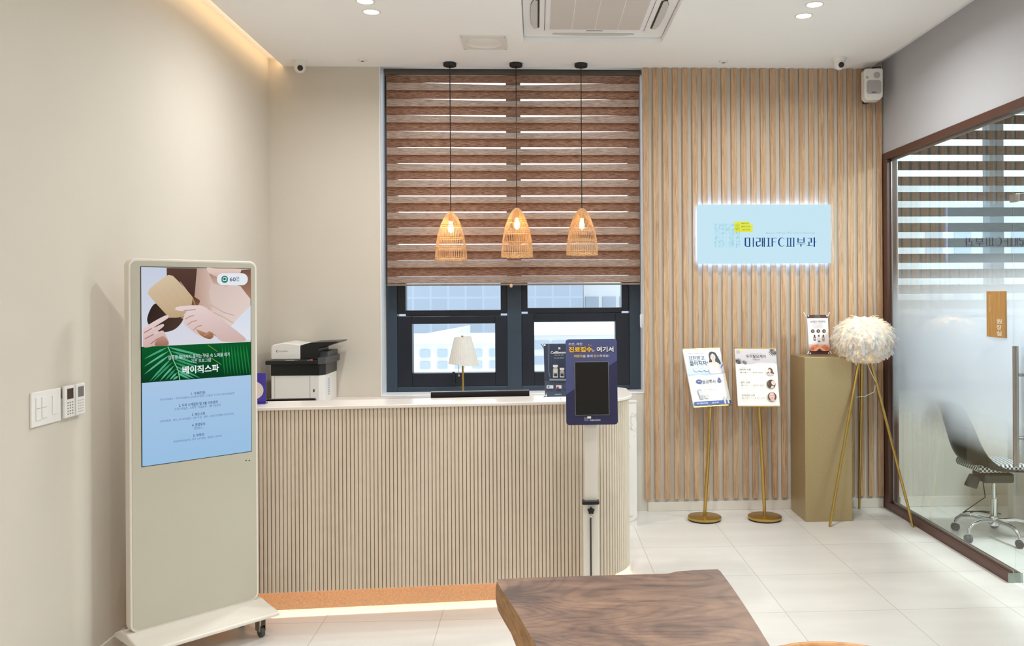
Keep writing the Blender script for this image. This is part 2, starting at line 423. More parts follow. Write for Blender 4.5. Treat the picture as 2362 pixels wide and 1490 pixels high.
wb = M()
wb.box(XL-.15, WX0, YB, YB+.26, 0, SLAB)
wb.box(WX1, OX0, YB, YB+.26, 0, SLAB)
wb.box(WX0, WX1, YB, YB+.26, 0, SILL); wb.box(OX0, OX1, YB, YB+.26, 0, OSILL); wb.box(OX0, OX1, YB, YB+.26, OTOP, SLAB)
wb.box(OX1, OFX+.1, YB, YB+.26, 0, SLAB); wb.box(WX0, WX1, YB, YB+.26, H+.02, SLAB)
struct(wb.build('wall_back', m_wall))
struct(M().box(XL-.15, XL, YF-.1, YB, 0, SLAB).build('wall_left', m_wall))
GT = 2.735 + .055                            # top of the glass partition frame
wr = M().box(XR+.01, XR+.11, YF, YB, GT, SLAB); wr.box(XR+.01, XR+.11, YF, 2.3, 0, GT)
struct(wr.build('wall_right', paint('cool_white_wall', (184, 185, 189), .75, var=.015, vscale=2, bump=.08, bscale=260)))
struct(M().box(XL-.15, XR+.11, YF-.15, YF, 0, SLAB).build('wall_front', m_wall))
ow = M().box(OFX, OFX+.1, 2.2, YB, 0, SLAB); ow.box(XR+.11, OFX, 2.2, 2.3, 0, SLAB)
struct(ow.build('wall_office', m_wall))
struct(M().box(WX1+.02, XR-.005, YB-.012, YB, 0, .072).build('baseboard_back', m_base, bevel=.003))
struct(M().box(XL, XL+.012, YF, YB, 0, .072).build('baseboard_left', m_base, bevel=.003))
struct(M().box(XR+.13, OFX, YB-.012, YB, 0, .08).build('baseboard_office', m_base, bevel=.003))

# oak slats
sl = M(); sx0 = P(1485.5, 600, Y=YB-.024).x; pitch = (XR-.005-.043-sx0)/24.0
sz0, sz1 = .092, H-.002
for i in range(25):
    x = sx0 + pitch*i
    sl.box(x, x+.043, YB-.024, YB, sz0, sz1)
so = sl.build('slatted_wall_panel', m_slatwood, bevel=.002)
tag(so, 'wall cladding of upright light oak slats to the right of the window', 'wall panel')

# ------------------------------------------------------------------ reception window
def wpx(px, py=700): return P(px, py, Y=7.0)
win = thing('window_1', None, None, (0, 7.0, 0), kind='structure')
FY0, FY1 = -.045, .07
xm0, xm1 = wpx(1170).x, wpx(1203).x
xl, xr = wpx(918).x, wpx(1450).x
zb = .968
f = M()
f.box(WX0, xl, FY0, FY1, SILL, H+.02); f.box(xr, WX1, FY0, FY1, SILL, H+.02)
f.box(xm0, xm1, FY0, FY1, SILL, H+.02)
for x0, x1 in ((xl, xm0), (xm1, xr)): f.box(x0, x1, FY0, FY1, SILL, zb); f.box(x0, x1, FY0, FY1, H-.02, H+.02)
f.build('outer_frame', m_navyframe, win, bevel=.004)
for (x0, x1), (gu0, gu1), (gl0, gl1), zt, zl1, zl0 in (
        ((xl, xm0), (wpx(937).x, wpx(1155).x), (wpx(952).x, wpx(1142).x), 1.577, 1.468, 1.076),
        ((xm1, xr), (wpx(1217).x, wpx(1433).x), (wpx(1232).x, wpx(1418).x), 1.590, 1.476, 1.077)):
    g = M(); a, bq = FY0+.015, FY1-.01
    g.box(x0, gu0, a, bq, zt-.03, 1.84); g.box(gu1, x1, a, bq, zt-.03, 1.84)
    g.box(gu0, gu1, a, bq, 1.795, 1.84); g.box(gu0, gu1, a, bq, zt-.045, zt)
    g.build('fixed_sash', m_navydark, win, bevel=.003)
    M().box(gu0, gu1, .01, .022, zt, 1.795).build('upper_pane', m_glass, win)
    M().box(x0, x1, .01, .022, 1.84, H-.02).build('top_pane', m_glass, win)
    q = M(); a2_ = FY0+.004
    q.box(x0+.001, gl0, a2_, bq, zb, zt-.046); q.box(gl1, x1-.001, a2_, bq, zb, zt-.046)
    q.box(gl0, gl1, a2_, bq, zl1, zt-.046); q.box(gl0, gl1, a2_, bq, zb, zl0)
    q.build('opening_sash', m_navydark, win, bevel=.004)
    M().box(gl0, gl1, .01, .022, zl0, zl1).build('lower_pane', m_glass, win)
    h = M().box((gl0+gl1)/2-.012, (gl0+gl1)/2+.012, a2_-.028, a2_, zb+.02, zb+.035); h.box((gl0+gl1)/2-.01, (gl0+gl1)/2+.01, a2_-.03, a2_-.018, zb+.03, zb+.12)
    h.build('window_handle', m_navydark, win, bevel=.003)
m_rev = paint('daylit_white_reveal', (240, 243, 246), .4, var=.01)  # white paint set paler to carry the daylight on the reveal
M().box(WX0, WX1, YB-.004-7, 6.955-7, SILL-.001, SILL+.006).build('window_sill', m_rev, win)
M().box(WX0-.001, WX0+.005, YB-.003-7, 6.955-7, SILL+.006, H).build('bright_reveal_lining', m_rev, win)  # thin lining added so the reveal looks bright with daylight
M().box(WX1-.005, WX1+.001, YB-.003-7, 6.955-7, SILL+.006, H).build('bright_reveal_lining', m_rev, win)

# zebra blind
BX0, BX1 = P(892, 400, Y=6.8).x, P(1475, 400, Y=6.8).x
bl = thing('roller_blind', 'brown wood grain striped roller blind pulled most of the way down over the reception window', 'blind', (0, 6.80, 1.77))
z0 = -1.77
M().prism(rrect(-.03, .035, 3.412+z0, 3.457+z0, .012), BX0-.012, BX1+.012, 'x').build('headrail', paint('olive_headrail', (74, 64, 52), .45), bl, smooth=40)
pit = .1255
fm, rm, shm = M(), M(), M()
NS = 40
zs0 = 3.347                                   # first light slit
def strip(mb, zt_fun, zb_fun, y):
    vs = []; fs = []
    for i in range(NS+1):
        u = i/NS; x = BX0+(BX1-BX0)*u
        wob = .0012*math.sin(u*9+y*200)
        vs += [(x, y+wob, zb_fun(u)), (x, y+wob, zt_fun(u))]
    fs = [(2*i, 2*i+2, 2*i+3, 2*i+1) for i in range(NS)]
    mb.add(vs, fs)
for k in range(-1, 13):
    zc = zs0 - k*pit + z0
    bow = max(0, 1 - k/9.5)
    def gap(u, bow=bow, k=k):
        g = .0135 - .016*bow*abs(2*u-1.0)**1.5*1.6 if k < 11 else .008
        if k == 9: g = .002 + (.006 if .5 < u < .78 else 0)
        return max(-.004, g*(1-.45*min(1, k/10)))
    top = zc + .0665+.006; bot = zc+.006
    ztop = min(top, 3.41+z0)
    if bot < 3.40+z0: strip(fm, lambda u: ztop, lambda u: bot, 0)
    rt = lambda u, zc=zc, gap=gap: zc+.006-gap(u)
    rb = lambda u, zc=zc: max(zc+.006-.0655-.010, 1.79+z0)
    if k >= 0 and zc-.02 > 1.79+z0: strip(rm, rt, rb, .011)
    sb = max(zc-.0535, 1.79+z0)
    if k >= 0 and sb < bot: strip(shm, lambda u: bot, lambda u, sb=sb: sb, .0008)
fm.build('front_bands', m_bandf, bl, fixn=False); rm.build('rear_bands', m_bandr, bl, fixn=False); shm.build('sheer_layer', m_sheer, bl, fixn=False)
M().prism(rrect(-.012, .018, 0, .014, .005), BX0, BX1, 'x').build('bottom_rail', paint('taupe_rail', (128, 116, 104), .4), bl, smooth=40)
M().tube([(BX1+.008, -.025, 1.66), (BX1+.009, -.025, .8), (BX1+.008, -.025, -.23)], .0022, 6).build('pull_cord', m_white, bl)
M().lathe([(.006, -.34), (.014, -.33), (.015, -.24), (.006, -.225)], 14, (BX1+.008, -.025, 0)).build('cord_weight', paint('clear_cord_weight', (225, 232, 240), .15), bl, smooth=50)
M().ball((P(1179, 657, Y=6.78).x, -.015, -.002), (.012, .008, .016), 12, 8).build('fabric_tassel', paint('beige_tassel', (214, 176, 140), .6), bl, smooth=60)

# outside world
m_bgrey = paint('hazy_facade', (172, 194, 222), .8, var=.05, vscale=.4)
tw_ = NT('curtain_wall_grid'); bw_ = tw_.bsdf(.6); bk_ = tw_.n('ShaderNodeTexBrick'); bk_.offset = 0
bk_.inputs['Scale'].default_value = 1; bk_.inputs['Brick Width'].default_value = .9; bk_.inputs['Row Height'].default_value = 2.6; bk_.inputs['Mortar Size'].default_value = .05
bk_.inputs['Color1'].default_value = (*lin((150, 158, 168)), 1); bk_.inputs['Color2'].default_value = (*lin((156, 164, 174)), 1); bk_.inputs['Mortar'].default_value = (*lin((163, 171, 181)), 1)
tw_.l(tw_.coords((1, 1, 1), (PI/2, 0, 0)), bk_.inputs[0]); tw_.l(bk_.outputs[0], bw_.inputs['Base Color'])
m_tower = tw_.m
m_bwhite = paint('pale_facade', (216, 215, 213), .8, var=.03, vscale=.3)
m_bwin = paint('far_window', (164, 172, 182), .4, var=.1, vscale=.5)
m_broof = paint('white_roof', (220, 224, 230), .8, var=.02, vscale=.5)
def building(label, x0, x1, y0, y1, z0_, z1_, mat, wins=None, roof=None):
    bd = thing('building', label, 'building', ((x0+x1)/2, y0, z0_), group='buildings outside the window')
    hx, hh = (x1-x0)/2, z1_-z0_
    M().box(-hx, hx, 0, y1-y0, 0, hh).build('facade', mat, bd)
    if wins:
        nx, zs, ww, wh = wins
        for i in range(nx):
            for zz in zs:
                cx = -hx+(i+.5)*2*hx/nx
                M().box(cx-ww/2, cx+ww/2, -.06, .05, zz-z0_-wh/2, zz-z0_+wh/2).build('window', m_bwin, bd)
    if roof: M().box(-hx-.2, hx+.2, -.2, y1-y0+.2, hh, hh+roof).build('parapet', m_broof, bd)
    return bd
building('grey blue curtain walled tower behind the left panes of the window', P(800, 700, Y=45).x, P(1345, 700, Y=45).x, 45, 60, -40, 4.3, m_tower)
building('white apartment block behind the upper right pane of the window', P(1346, 700, Y=52).x, P(1700, 700, Y=52).x, 52, 66, -40, 5.5, m_bwhite, (9, (-2.2, .9, 4.0), .8, 1.4))
building('low white building with a flat parapet in the lower left pane', P(880, 800, Y=24).x, P(1160, 800, Y=24).x, 24, 27.5, -40, P(1000, 792, Y=24).z, m_bwhite, (7, (P(1000, 815, Y=24).z, P(1000, 842, Y=24).z), .26, .2), .12)
wedge = thing('building', 'white sloping roof rising to a point in the lower left pane', 'building', (P(1000, 800, Y=30).x, 30, -30), group='buildings outside the window')
q0, q1, q2 = P(930, 787, Y=30), P(1054, 764, Y=30), P(1054, 830, Y=30)
M().prism([(q0.x-wedge.location.x, 29), (q2.x-wedge.location.x, 29), (q1.x-wedge.location.x, q1.z+30), (q0.x-wedge.location.x, q0.z+30)], 0, 6, 'y').build('gable_wall', m_broof, wedge)
building('long pale blue low building in the lower right pane', P(1200, 800, Y=28).x, P(1620, 800, Y=28).x, 28, 40, -40, P(1320, 772, Y=28).z, m_bwhite, (6, (P(1320, 795, Y=28).z, P(1320, 830, Y=28).z), .9, .25), .1)
building('tall pale tower behind the blind of the glazed office', 18, 29, 40, 55, -40, 7, m_bwhite, (8, (1, 4), .8, 1.3))

# ------------------------------------------------------------------ glass partition to the office
gp = thing('glass_partition', 'brown framed clear glass partition with a frosted film band beside the slatted wall', 'glass partition', (XR, 0, 0))
YD0, YD1 = 4.935, 3.98                        # door bay
fm_ = M()
fm_.box(0, .085, YD0, YB, .0, .055)
fm_.box(0, .085, 2.3, YD1, .0, .055)
fm_.box(0, .085, 2.3, YB, 2.735, GT)
fm_.box(0, .085, YB-.10, YB-.001, .055, 2.735)
fm_.box(0, .085, 2.3, 2.36, .055, 2.735)
fm_.build('frame', m_brownframe, gp, bevel=.003)
film = [(.68, 0.0), (.95, .72), (1.10, .84), (1.48, .84), (1.57, .68), (1.69, .42), (1.84, .12), (1.96, 0.0)]
m_fglass = glass('filmed_glass', (.93, .975, .955), 1.1, film)
M().box(.036, .046, YD0-.004, YB-.10, .055, 2.735).build('fixed_pane', m_fglass, gp)
M().box(.036, .046, 2.36, YD1, .055, 2.735).build('fixed_pane', m_fglass, gp)
M().box(.036, .046, YD1, YD0-.006, 2.255, 2.735).build('transom_pane', m_fglass, gp)
ti = M(); ti.box(.030, .034, YD0, YB-.1, .055, .075); ti.box(.030, .034, YD0, YB-.1, 2.715, 2.735); ti.box(.030, .034, YB-.118, YB-.1, .055, 2.735)
ti.build('glazing_bead', paint('silver_bead', (176, 176, 172), .3, .8), gp)
M().box(.028, .054, YD0-.05, YD0+.012, 2.215, 2.262).build('hinge_patch', m_steel, gp, bevel=.003)
M().box(0, .086, YD0-.004, YD0, 0, .056).build('end_cap', paint('grey_end_cap', (150, 158, 152), .4, .4), gp)
dr = thing('door_1', None, None, (XR+.036, 0, 0), kind='structure')
M().box(0, .010, YD1+.004, YD0-.008, .012, 2.25).build('door_glass', m_fglass, dr)
hy = P(2340, 930, X=XR).y - .03
hd = M()
for sx in (-.045, .055): hd.tube([(sx, hy, .70), (sx, hy, 1.385)], .016, 16)
for z in (.86, 1.22): hd.tube([(-.045, hy, z), (.055, hy, z)], .009, 10)
hd.build('door_handle', m_steel, dr, smooth=40)

# name plate on the glass
c4 = [P(2275, 672, X=XR+.024), P(2318, 672, X=XR+.024), P(2318, 780, X=XR+.024), P(2275, 780, X=XR+.024)]
py0, py1 = c4[0].y, c4[1].y; pz0, pz1 = c4[2].z, c4[0].z
npl = thing('name_plate', 'small wooden room name plate with white lettering stuck on the glass partition', 'sign', (XR+.024, (py0+py1)/2, pz0))
M().box(0, .011, -(py0-py1)/2, (py0-py1)/2, 0, pz1-pz0).build('plate', wood('bamboo', (160, 116, 56), (192, 146, 82), (30, 30, 1.5), .5), npl, bevel=.001)
pm = Matrix.Translation(Vector((XR+.0235, (py0+py1)/2, pz0))) @ Matrix.Rotation(-PI/2, 4, 'Z')
A = Art(plane_map(pm, (2265, 660, 2330, 790), (745, 1490)))
for ch, y in (('원', 930), ('장', 1090), ('실', 1245)): A.text(ch, 455, y, 140, 125, (245, 240, 230), .01)
A.build('name_lettering', m_ink, npl, Matrix.Rotation(-PI/2, 4, 'Z') @ Matrix.Translation((0, -.0008, 0)))
A = Art(plane_map(pm, (2265, 660, 2330, 790), (745, 1490)))
A.text("Director's Office", 212, 465, 450, 58, (222, 190, 140), vert='down')
A.build('small_lettering', m_ink, npl, Matrix.Rotation(-PI/2, 4, 'Z') @ Matrix.Translation((0, -.0008, 0)))

# ------------------------------------------------------------------ office behind the glass
w2 = thing('window_2', None, None, (0, 7.0, 0), kind='structure')
f = M(); f.box(OX0, OX0+.07, FY0, FY1, OSILL, OTOP); f.box(OX1-.07, OX1, FY0, FY1, OSILL, OTOP)
f.box(OX0, OX1, FY0, FY1, OSILL, OSILL+.07); f.box(OX0, OX1, FY0, FY1, OTOP-.07, OTOP); f.box(3.72, 3.84, FY0, FY1, OSILL+.07, OTOP-.07)
f.build('outer_frame', m_navyframe, w2, bevel=.004)
M().box(OX0+.07, 3.72, .01, .02, OSILL+.07, OTOP-.07).build('pane', m_glass, w2); M().box(3.84, OX1-.07, .01, .02, OSILL+.07, OTOP-.07).build('pane', m_glass, w2)
ob = thing('roller_blind', 'dark brown striped roller blind with bright open gaps inside the glazed office', 'blind', (0, 6.85, 1.46))
bm_, sm_ = M(), M(); ox0, ox1 = P(2072, 600, Y=6.85).x, 4.36
zg = P(2180, 400, Y=6.85).z; pt = .1243
for k in range(-6, 12):
    zc = zg - k*pt - 1.46
    zt_, zb_ = zc-.0255, zc-.0255-.073
    if zb_ < .02: zb_ = .02
    if zt_ > zb_: bm_.box(ox0, ox1, 0, .001, zb_, zt_)
    if zt_ + .051 < 3.28-1.46 and zt_ > 0: sm_.box(ox0, ox1, .0003, .0007, zt_, zt_+.051)
bm_.build('bands', m_oband, ob); sm_.build('sheer_layer', m_osheer, ob)
M().prism(rrect(-.012, .012, 0, .022, .005), ox0, ox1, 'x').build('bottom_rail', paint('pale_rail', (190, 192, 192), .4), ob, smooth=40)
M().prism(rrect(-.03, .03, 1.80, 1.86, .01), ox0-.01, ox1+.01, 'x').build('headrail', m_dark, ob, smooth=40)

# office swivel chair
oc = thing('office_chair', 'black shell swivel chair on a chrome star base behind the glass', 'chair', (3.15, 5.86, 0))
hub = M().lathe([(.034, .085), (.038, .10), (.034, .14), (.026, .15)], 20); hub.lathe([(.024, .15), (.024, .27)], 20); hub.lathe([(.014, .27), (.014, .39)], 16)
hub.build('gas_column', m_chrome, oc, smooth=40)
for k in range(5):
    a = math.radians(72*k + 205); ca, sa = math.cos(a), math.sin(a)
    r_ = M().tube([(.03*ca, .03*sa, .12), (.14*ca, .14*sa, .128), (.22*ca, .22*sa, .115), (.255*ca, .255*sa, .085), (.262*ca, .262*sa, .06)], [.016, .014, .013, .012, .01], 10).build('base_leg', m_chrome, oc, smooth=50)
    cw = M(); cw.T = Matrix.Translation((.262*ca, .262*sa, .026)) @ Matrix.Rotation(a+1.1, 4, 'Z') @ Matrix.Rotation(PI/2, 4, 'X')
    cw.lathe([(.020, -.024), (.026, -.018), (.026, -.004), (.016, -.003), (.016, .003), (.026, .004), (.026, .018), (.020, .024)], 18)
    cw.build('caster', m_rubber, r_, smooth=40)
# shell: a swept profile from backrest to seat
prof = [(-.345, .945), (-.33, .90), (-.30, .80), (-.275, .70), (-.255, .60), (-.22, .53), (-.15, .485), (-.05, .468), (.08, .468), (.18, .462), (.225, .44)]
hw = [.16, .19, .215, .225, .235, .24, .24, .235, .235, .23, .22]
curl = [.02, .03, .045, .055, .075, .085, .075, .055, .045, .035, .02]
sh = M(); NW = 12; vs = []
for (px_, pz_), hh_, cc in zip(prof, hw, curl):
    for j in range(NW+1):
        s_ = -1+2*j/NW; vs.append((px_+cc*abs(s_)**2.4*.8, hh_*s_, pz_+cc*abs(s_)**2.4*.6))
fs = [(i*(NW+1)+j, i*(NW+1)+j+1, (i+1)*(NW+1)+j+1, (i+1)*(NW+1)+j) for i in range(len(prof)-1) for j in range(NW)]
sh.add(vs, fs); so_ = sh.build('shell', m_black, oc, smooth=80)
md = so_.modifiers.new('thick', 'SOLIDIFY'); md.thickness = .012; md.offset = -1
sb_ = so_.modifiers.new('sub', 'SUBSURF'); sb_.levels = 1; sb_.render_levels = 2
M().box(-.11, .10, -.09, .09, .39, .455).build('tilt_mechanism', m_dark, oc, bevel=.015)
M().prism([(-.20, .36), (-.13, .34), (-.10, .43), (-.16, .44)], -.03, .03, 'y').build('lever', m_dark, oc, bevel=.008)
tt = NT('houndstooth'); bb_ = tt.bsdf(.8); ck = tt.n('ShaderNodeTexChecker'); ck.inputs['Scale'].default_value = 70
ck.inputs[1].default_value = (.03, .03, .03, 1); ck.inputs[2].default_value = (.75, .75, .73, 1); tt.l(tt.coords(), ck.inputs[0]); tt.l(ck.outputs[0], bb_.inputs['Base Color'])
M().box(-.19, .16, -.17, .17, .478, .53).build('seat_cushion', tt.m, oc, bevel=.02, seg=3)
dk = thing('desk', 'white office desk behind the swivel chair inside the glass room', 'desk', (3.95, 5.75, 0))
M().box(-.48, .7, -.65, .62, .71, .735).build('desk_top', m_white, dk, bevel=.003)
M().box(-.44, -.415, .05, .58, .0, .71).build('side_panel', m_base, dk); M().box(.62, .645, -.6, .58, 0, .71).build('side_panel', m_base, dk)
M().box(-.415, .62, .55, .568, .22, .71).build('modesty_panel', m_base, dk)
cb = M().tube([(3.42+.10*math.cos(a*.35)-.02*a/6, 6.45+.10*math.sin(a*.35), .006) for a in range(26)] + [(3.48, 6.60, .10), (3.50, 6.70, .3)], .004, 6).build('power_cable', m_rubber, smooth=60)
tag(cb, 'thin black cable coiled on the floor under the office desk', 'cable')

# ------------------------------------------------------------------ reception counter
sl_a = math.atan(.0773)
ca_, sa_ = math.cos(sl_a), math.sin(sl_a)
CY0 = 4.655 + .0773*1.458                     # front line: y = CY0 + .0773 x
RR = .315; RX = .541
def cpath(off, step=.0205, inner_only=False):
    """points and outward normals along the counter face, moved inwards by off"""
    pts = []
    # arc centre: tangent to the front line and to x = RX
    cx = RX-RR; cy = CY0+.0773*cx + RR/ca_
    a0, a1 = -PI/2+sl_a, 0
    x_s, y_s = cx+RR*math.cos(a0), cy+RR*math.sin(a0)
    L1 = (x_s-(XL+.035))/ca_; n1_ = round(L1/step)
    for i in range(n1_+1):
        d = L1*(1-i/n1_); pts.append((x_s-ca_*d, y_s-sa_*d, sa_, -ca_))
    L2 = RR*(a1-a0); n2_ = round(L2/step)
    for i in range(1, n2_+1):
        a = a0+(a1-a0)*i/n2_; pts.append((cx+RR*math.cos(a), cy+RR*math.sin(a), math.cos(a), math.sin(a)))
    L3 = 5.40-cy; n3_ = round(L3/step)
    for i in range(1, n3_+1): pts.append((RX, cy+L3*i/n3_, 1, 0))
    return [(x-nx*off, y-ny*off, nx, ny) for x, y, nx, ny in pts]
ct = thing('reception_counter', 'curved reception counter faced with narrow beige fluting and a pale stone top', 'reception counter', (0, 0, 0))
fz0, fz1 = .12, 1.0905
fl_ = M(); pth = cpath(0.0)
for (xa, ya, na, ma), (xb, yb, nb, mb_) in zip(pth[:-1], pth[1:]):
    ex, ey = xb-xa, yb-ya; g0, g1 = .09, .91
    p0 = (xa+ex*g0, ya+ey*g0); p1 = (xa+ex*g1, ya+ey*g1); nx, ny = (na+nb)/2, (ma+mb_)/2
    q0_ = (xa+ex*.20+nx*.0, ya+ey*.20); 
    pr = [(p0[0]-nx*.009, p0[1]-ny*.009), (p1[0]-nx*.009, p1[1]-ny*.009), (p1[0]-nx*.002, p1[1]-ny*.002), (xa+ex*.78, ya+ey*.78), (xa+ex*.22, ya+ey*.22), (p0[0]-nx*.002, p0[1]-ny*.002)]
    fl_.prism(pr, fz0, fz1, 'z')
fl_.build('fluted_facing', m_flute, ct)
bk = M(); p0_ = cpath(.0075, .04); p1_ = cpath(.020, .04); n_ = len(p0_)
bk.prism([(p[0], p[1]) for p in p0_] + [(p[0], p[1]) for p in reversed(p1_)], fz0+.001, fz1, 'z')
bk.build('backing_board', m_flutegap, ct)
pl = M(); p0_ = cpath(.085, .04); p1_ = cpath(.26, .04)
pl.prism([(p[0], p[1]) for p in p0_] + [(p[0], p[1]) for p in reversed(p1_)], 0.0, 1.09, 'z')
pl.build('plinth', m_cork, ct)
tp = M(); p0_ = cpath(-.018, .03); p1_ = cpath(.262, .03)
x_, y_ = p0_[-1][0], p0_[-1][1]
tp.prism([(p[0], p[1]) for p in p0_] + [(x_-.05, y_+.06)] + [(p1_[-1][0], y_+.06)] + [(p[0], p[1]) for p in reversed(p1_)], 1.0905, 1.108, 'z')
tp.build('counter_top', m_stone, ct, bevel=.004, seg=3)
dt = M(); p1_ = cpath(.2605, .04); p2_ = cpath(.62, .04)
inner = [(p[0], p[1]) for p in p1_ if p[1] < 5.3 and p[0] < .27]
dt.prism(inner + [(inner[-1][0], 5.5), (XL+.004, 5.42)], .70, .73, 'z')
dt.build('work_surface', m_white, ct)
ls = M(); p0_ = cpath(.062, .08); p1_ = cpath(.080, .08)
ls.prism([(p[0], p[1]) for p in p0_] + [(p[0], p[1]) for p in reversed(p1_)], .245, .251, 'z')
ls.build('toe_light_strip', emis('warm_toe_strip', (255, 230, 192), TOE_E), ct)
lc = M(); p0_ = cpath(.021, .08); p1_ = cpath(.084, .08)
lc.prism([(p[0], p[1]) for p in p0_] + [(p[0], p[1]) for p in reversed(p1_)], .252, .26, 'z')
lc.build('strip_carrier', m_white, ct)

# back counter under the window
bc = thing('back_counter', 'white marble back counter running under the window to the slatted wall', 'counter', (0, 0, 0))
bcx, bcy = .728, 6.325
M().box(XL+.004, bcx, bcy, YB-.014, 0, .90).build('body', m_marble, bc)
M().box(XL+.004, bcx+.002, bcy-.004, YB-.002, .90, .919).build('worktop', m_stone, bc, bevel=.003)

# ------------------------------------------------------------------ things on and behind the counter
# printer
pr = thing('printer', 'black and white office printer with a raised document feeder on the back counter', 'printer', (-1.735, 6.20+.15, .919))
# local: front face y = -.15 ; x from -.20 to .20
x0, x1, y0, y1 = -.175, .165, -.02, .38
body = M().prism([(x0, y0), (x1, y0), (x1+.035, y0+.05), (x1+.035, y1), (x0, y1)], 0, .205, 'z'); body.build('body', m_white, pr, bevel=.004)
M().prism([(x0-.002, y0-.004), (x1+.004, y0-.004), (x1+.038, y0+.05), (x1+.038, y1), (x0-.002, y1)], .205, .285, 'z').build('output_bay', m_black, pr, bevel=.004)
M().prism([(-.205, -.06), (.165, -.06), (.20, -.01), (.215, y1), (-.205, y1)], .285, .315, 'z').build('control_panel', m_black, pr, bevel=.005)
sl2 = M().prism([(.166, -.058), (.202, -.01), (.218, y1-.01), (.226, y1-.01), (.21, -.015), (.17, -.066)], .286, .335, 'z'); sl2.build('side_trim', m_dark, pr, bevel=.002)
M().prism([(.02, y0+.08), (.21, y0+.08), (.21, y1), (.02, y1)], .315, .372, 'z').build('scanner_lid', m_dark, pr, bevel=.004)
M().prism([(-.19, .315), (.02, .315), (.02, .425), (-.10, .44), (-.175, .425), (-.19, .41)], y0+.05, y1-.02, 'y').build('document_feeder', m_white, pr, bevel=.008)
M().prism([(.021, .315), (.15, .315), (.15, .395), (.29, .438), (.292, .446), (.09, .438), (.021, .418)], y0+.05, y1-.04, 'y').build('feeder_tray', m_black, pr, bevel=.003)
dm = M(); dm.box(-.065, -.005, -.052, -.02, .315, .318); dm.build('display', paint('grey_lcd', (172, 176, 172), .3), pr)
kb = M()
for i in range(3):
    for j in range(4): kb.box(.025+.014*j, .034+.014*j, -.05+.013*i, -.041+.013*i, .315, .319)
kb.build('keypad', m_dark, pr)
M().box(.105, .125, -.045, -.03, .315, .320).build('start_button', paint('orange_key', (240, 140, 90), .4), pr); M().box(.088, .102, -.052, -.042, .315, .319).build('copy_button', paint('teal_key', (90, 150, 170), .4), pr)
M().box(x1-.065, x1-.0635, y0-.001, y0, .012, .2).build('tray_seam', m_dark, pr); M().box(x0+.025, x0+.026, y0-.001, y0, .012, .2).build('tray_seam', m_dark, pr)
M().box(x1-.040, x1-.032, y0-.002, y0, .085, .105).build('power_slot', m_black, pr)
lg = Art(lambda a, b: (a, b)); lg.ell(-.145, .378, .008, .008, (200, 40, 50)); lg.ell(-.143, .378, .005, .005, (236, 234, 230)); lg.text('KYOCERA', -.100, .378, .062, -.009, (150, 146, 142), .01)
lg.build('brand_mark', m_ink, pr, Matrix.Translation((0, y0+.049, 0)))
vt = M()
for k in range(8): vt.box(x1+.035, x1+.0365, .10, .15, .05+.016*k, .058+.016*k)
vt.build('side_vents', paint('pale_blue_vent', (150, 176, 205), .5), pr)

# monitors behind the ledge
def monitor(label, x0, x1, yc, zt, round_=False):
    mt = thing('monitor', label, 'monitor', ((x0+x1)/2, yc, .73), sl_a)
    hw_ = (x1-x0)/2; z_ = zt-.73
    M().prism(rrect(-hw_, hw_, z_-.34, z_, .012 if round_ else .004), 0, .03, 'y').build('housing', m_black, mt, bevel=.003)
    M().box(-hw_+.01, hw_-.01, .0302, .031, z_-.325, z_-.012).build('screen', m_screenoff, mt)
    M().box(-hw_+.002, hw_-.002, .001, .026, z_+.0, z_+.0025).build('top_bezel', paint('silver_bezel', (150, 156, 164), .3, .6), mt) if not round_ else None
    M().box(-.025, .025, -.03, 0, .02, z_-.15).build('stand_neck', m_dark, mt); M().box(-.11, .11, -.1, .1, 0, .015).build('stand_base', m_dark, mt, bevel=.005)
    return mt
monitor('black computer monitor seen from behind above the middle of the counter ledge', -.617, -.043, 5.09, 1.131)
monitor('dark monitor edge just above the counter ledge below the printer', -2.0, P(728, 924, Y=5.12).x, 5.10, P(700, 920.5, Y=5.1).z, True)

# desk lamp
dl = thing('desk_lamp', 'small table lamp with a white pleated shade and brass stem in front of the window', 'lamp', (-.546, 6.46, .919))
dl_s = M(); N_ = 72; vs = []
for zz, rx_, ry_, tx in ((.468, .062, .062, -.002), (.262, .112, .112, .006)):
    for i in range(N_):
        a = 2*PI*i/N_; k = 1+.012*(1 if i % 2 else -1)
        vs.append((tx+rx_*k*math.cos(a), ry_*k*math.sin(a), zz+(-.010*math.cos(a) if zz < .4 else .004*math.cos(a))))
dl_s.add(vs, [(i, (i+1) % N_, N_+(i+1) % N_, N_+i) for i in range(N_)])
shd = dl_s.build('lamp_shade', m_pleat, dl, fixn=False)
M().tube([(-.004, 0, .462), (-.004, 0, .478)], .008, 10).build('finial', m_gold, dl)
M().tube([(0, 0, .01), (-.002, 0, .25), (-.003, 0, .466)], .0075, 12).build('stem', m_gold, dl, smooth=60)
M().lathe([(.075, 0), (.075, .008), (.068, .014), (.01, .018)], 28).build('lamp_base', m_gold, dl, smooth=40)
pc = M().tube([(-.028, -.03, .33), (-.028, -.03, .19)], .0022, 6); pc.ball((-.028, -.03, .183), .008, 10, 8); pc.build('pull_chain', m_steel, dl, smooth=60)

def rods(parent, w, h, mat, y=.004, over=.02):
    r_ = M()
    r_.tube([(-w/2-over, y, h+over), (0, y+.012, h*.45), (w/2+over*.6, y-.02, .003)], .0028, 6)
    r_.tube([(w/2+over, y, h+over), (0, y+.012, h*.45), (-w/2-over*.6, y-.02, .003)], .0028, 6)
    r_.tube([(0, y+.012, h*.45), (0, y+.07, .014)], .0028, 6)
    return r_.build('frame_rods', mat, parent, smooth=60)

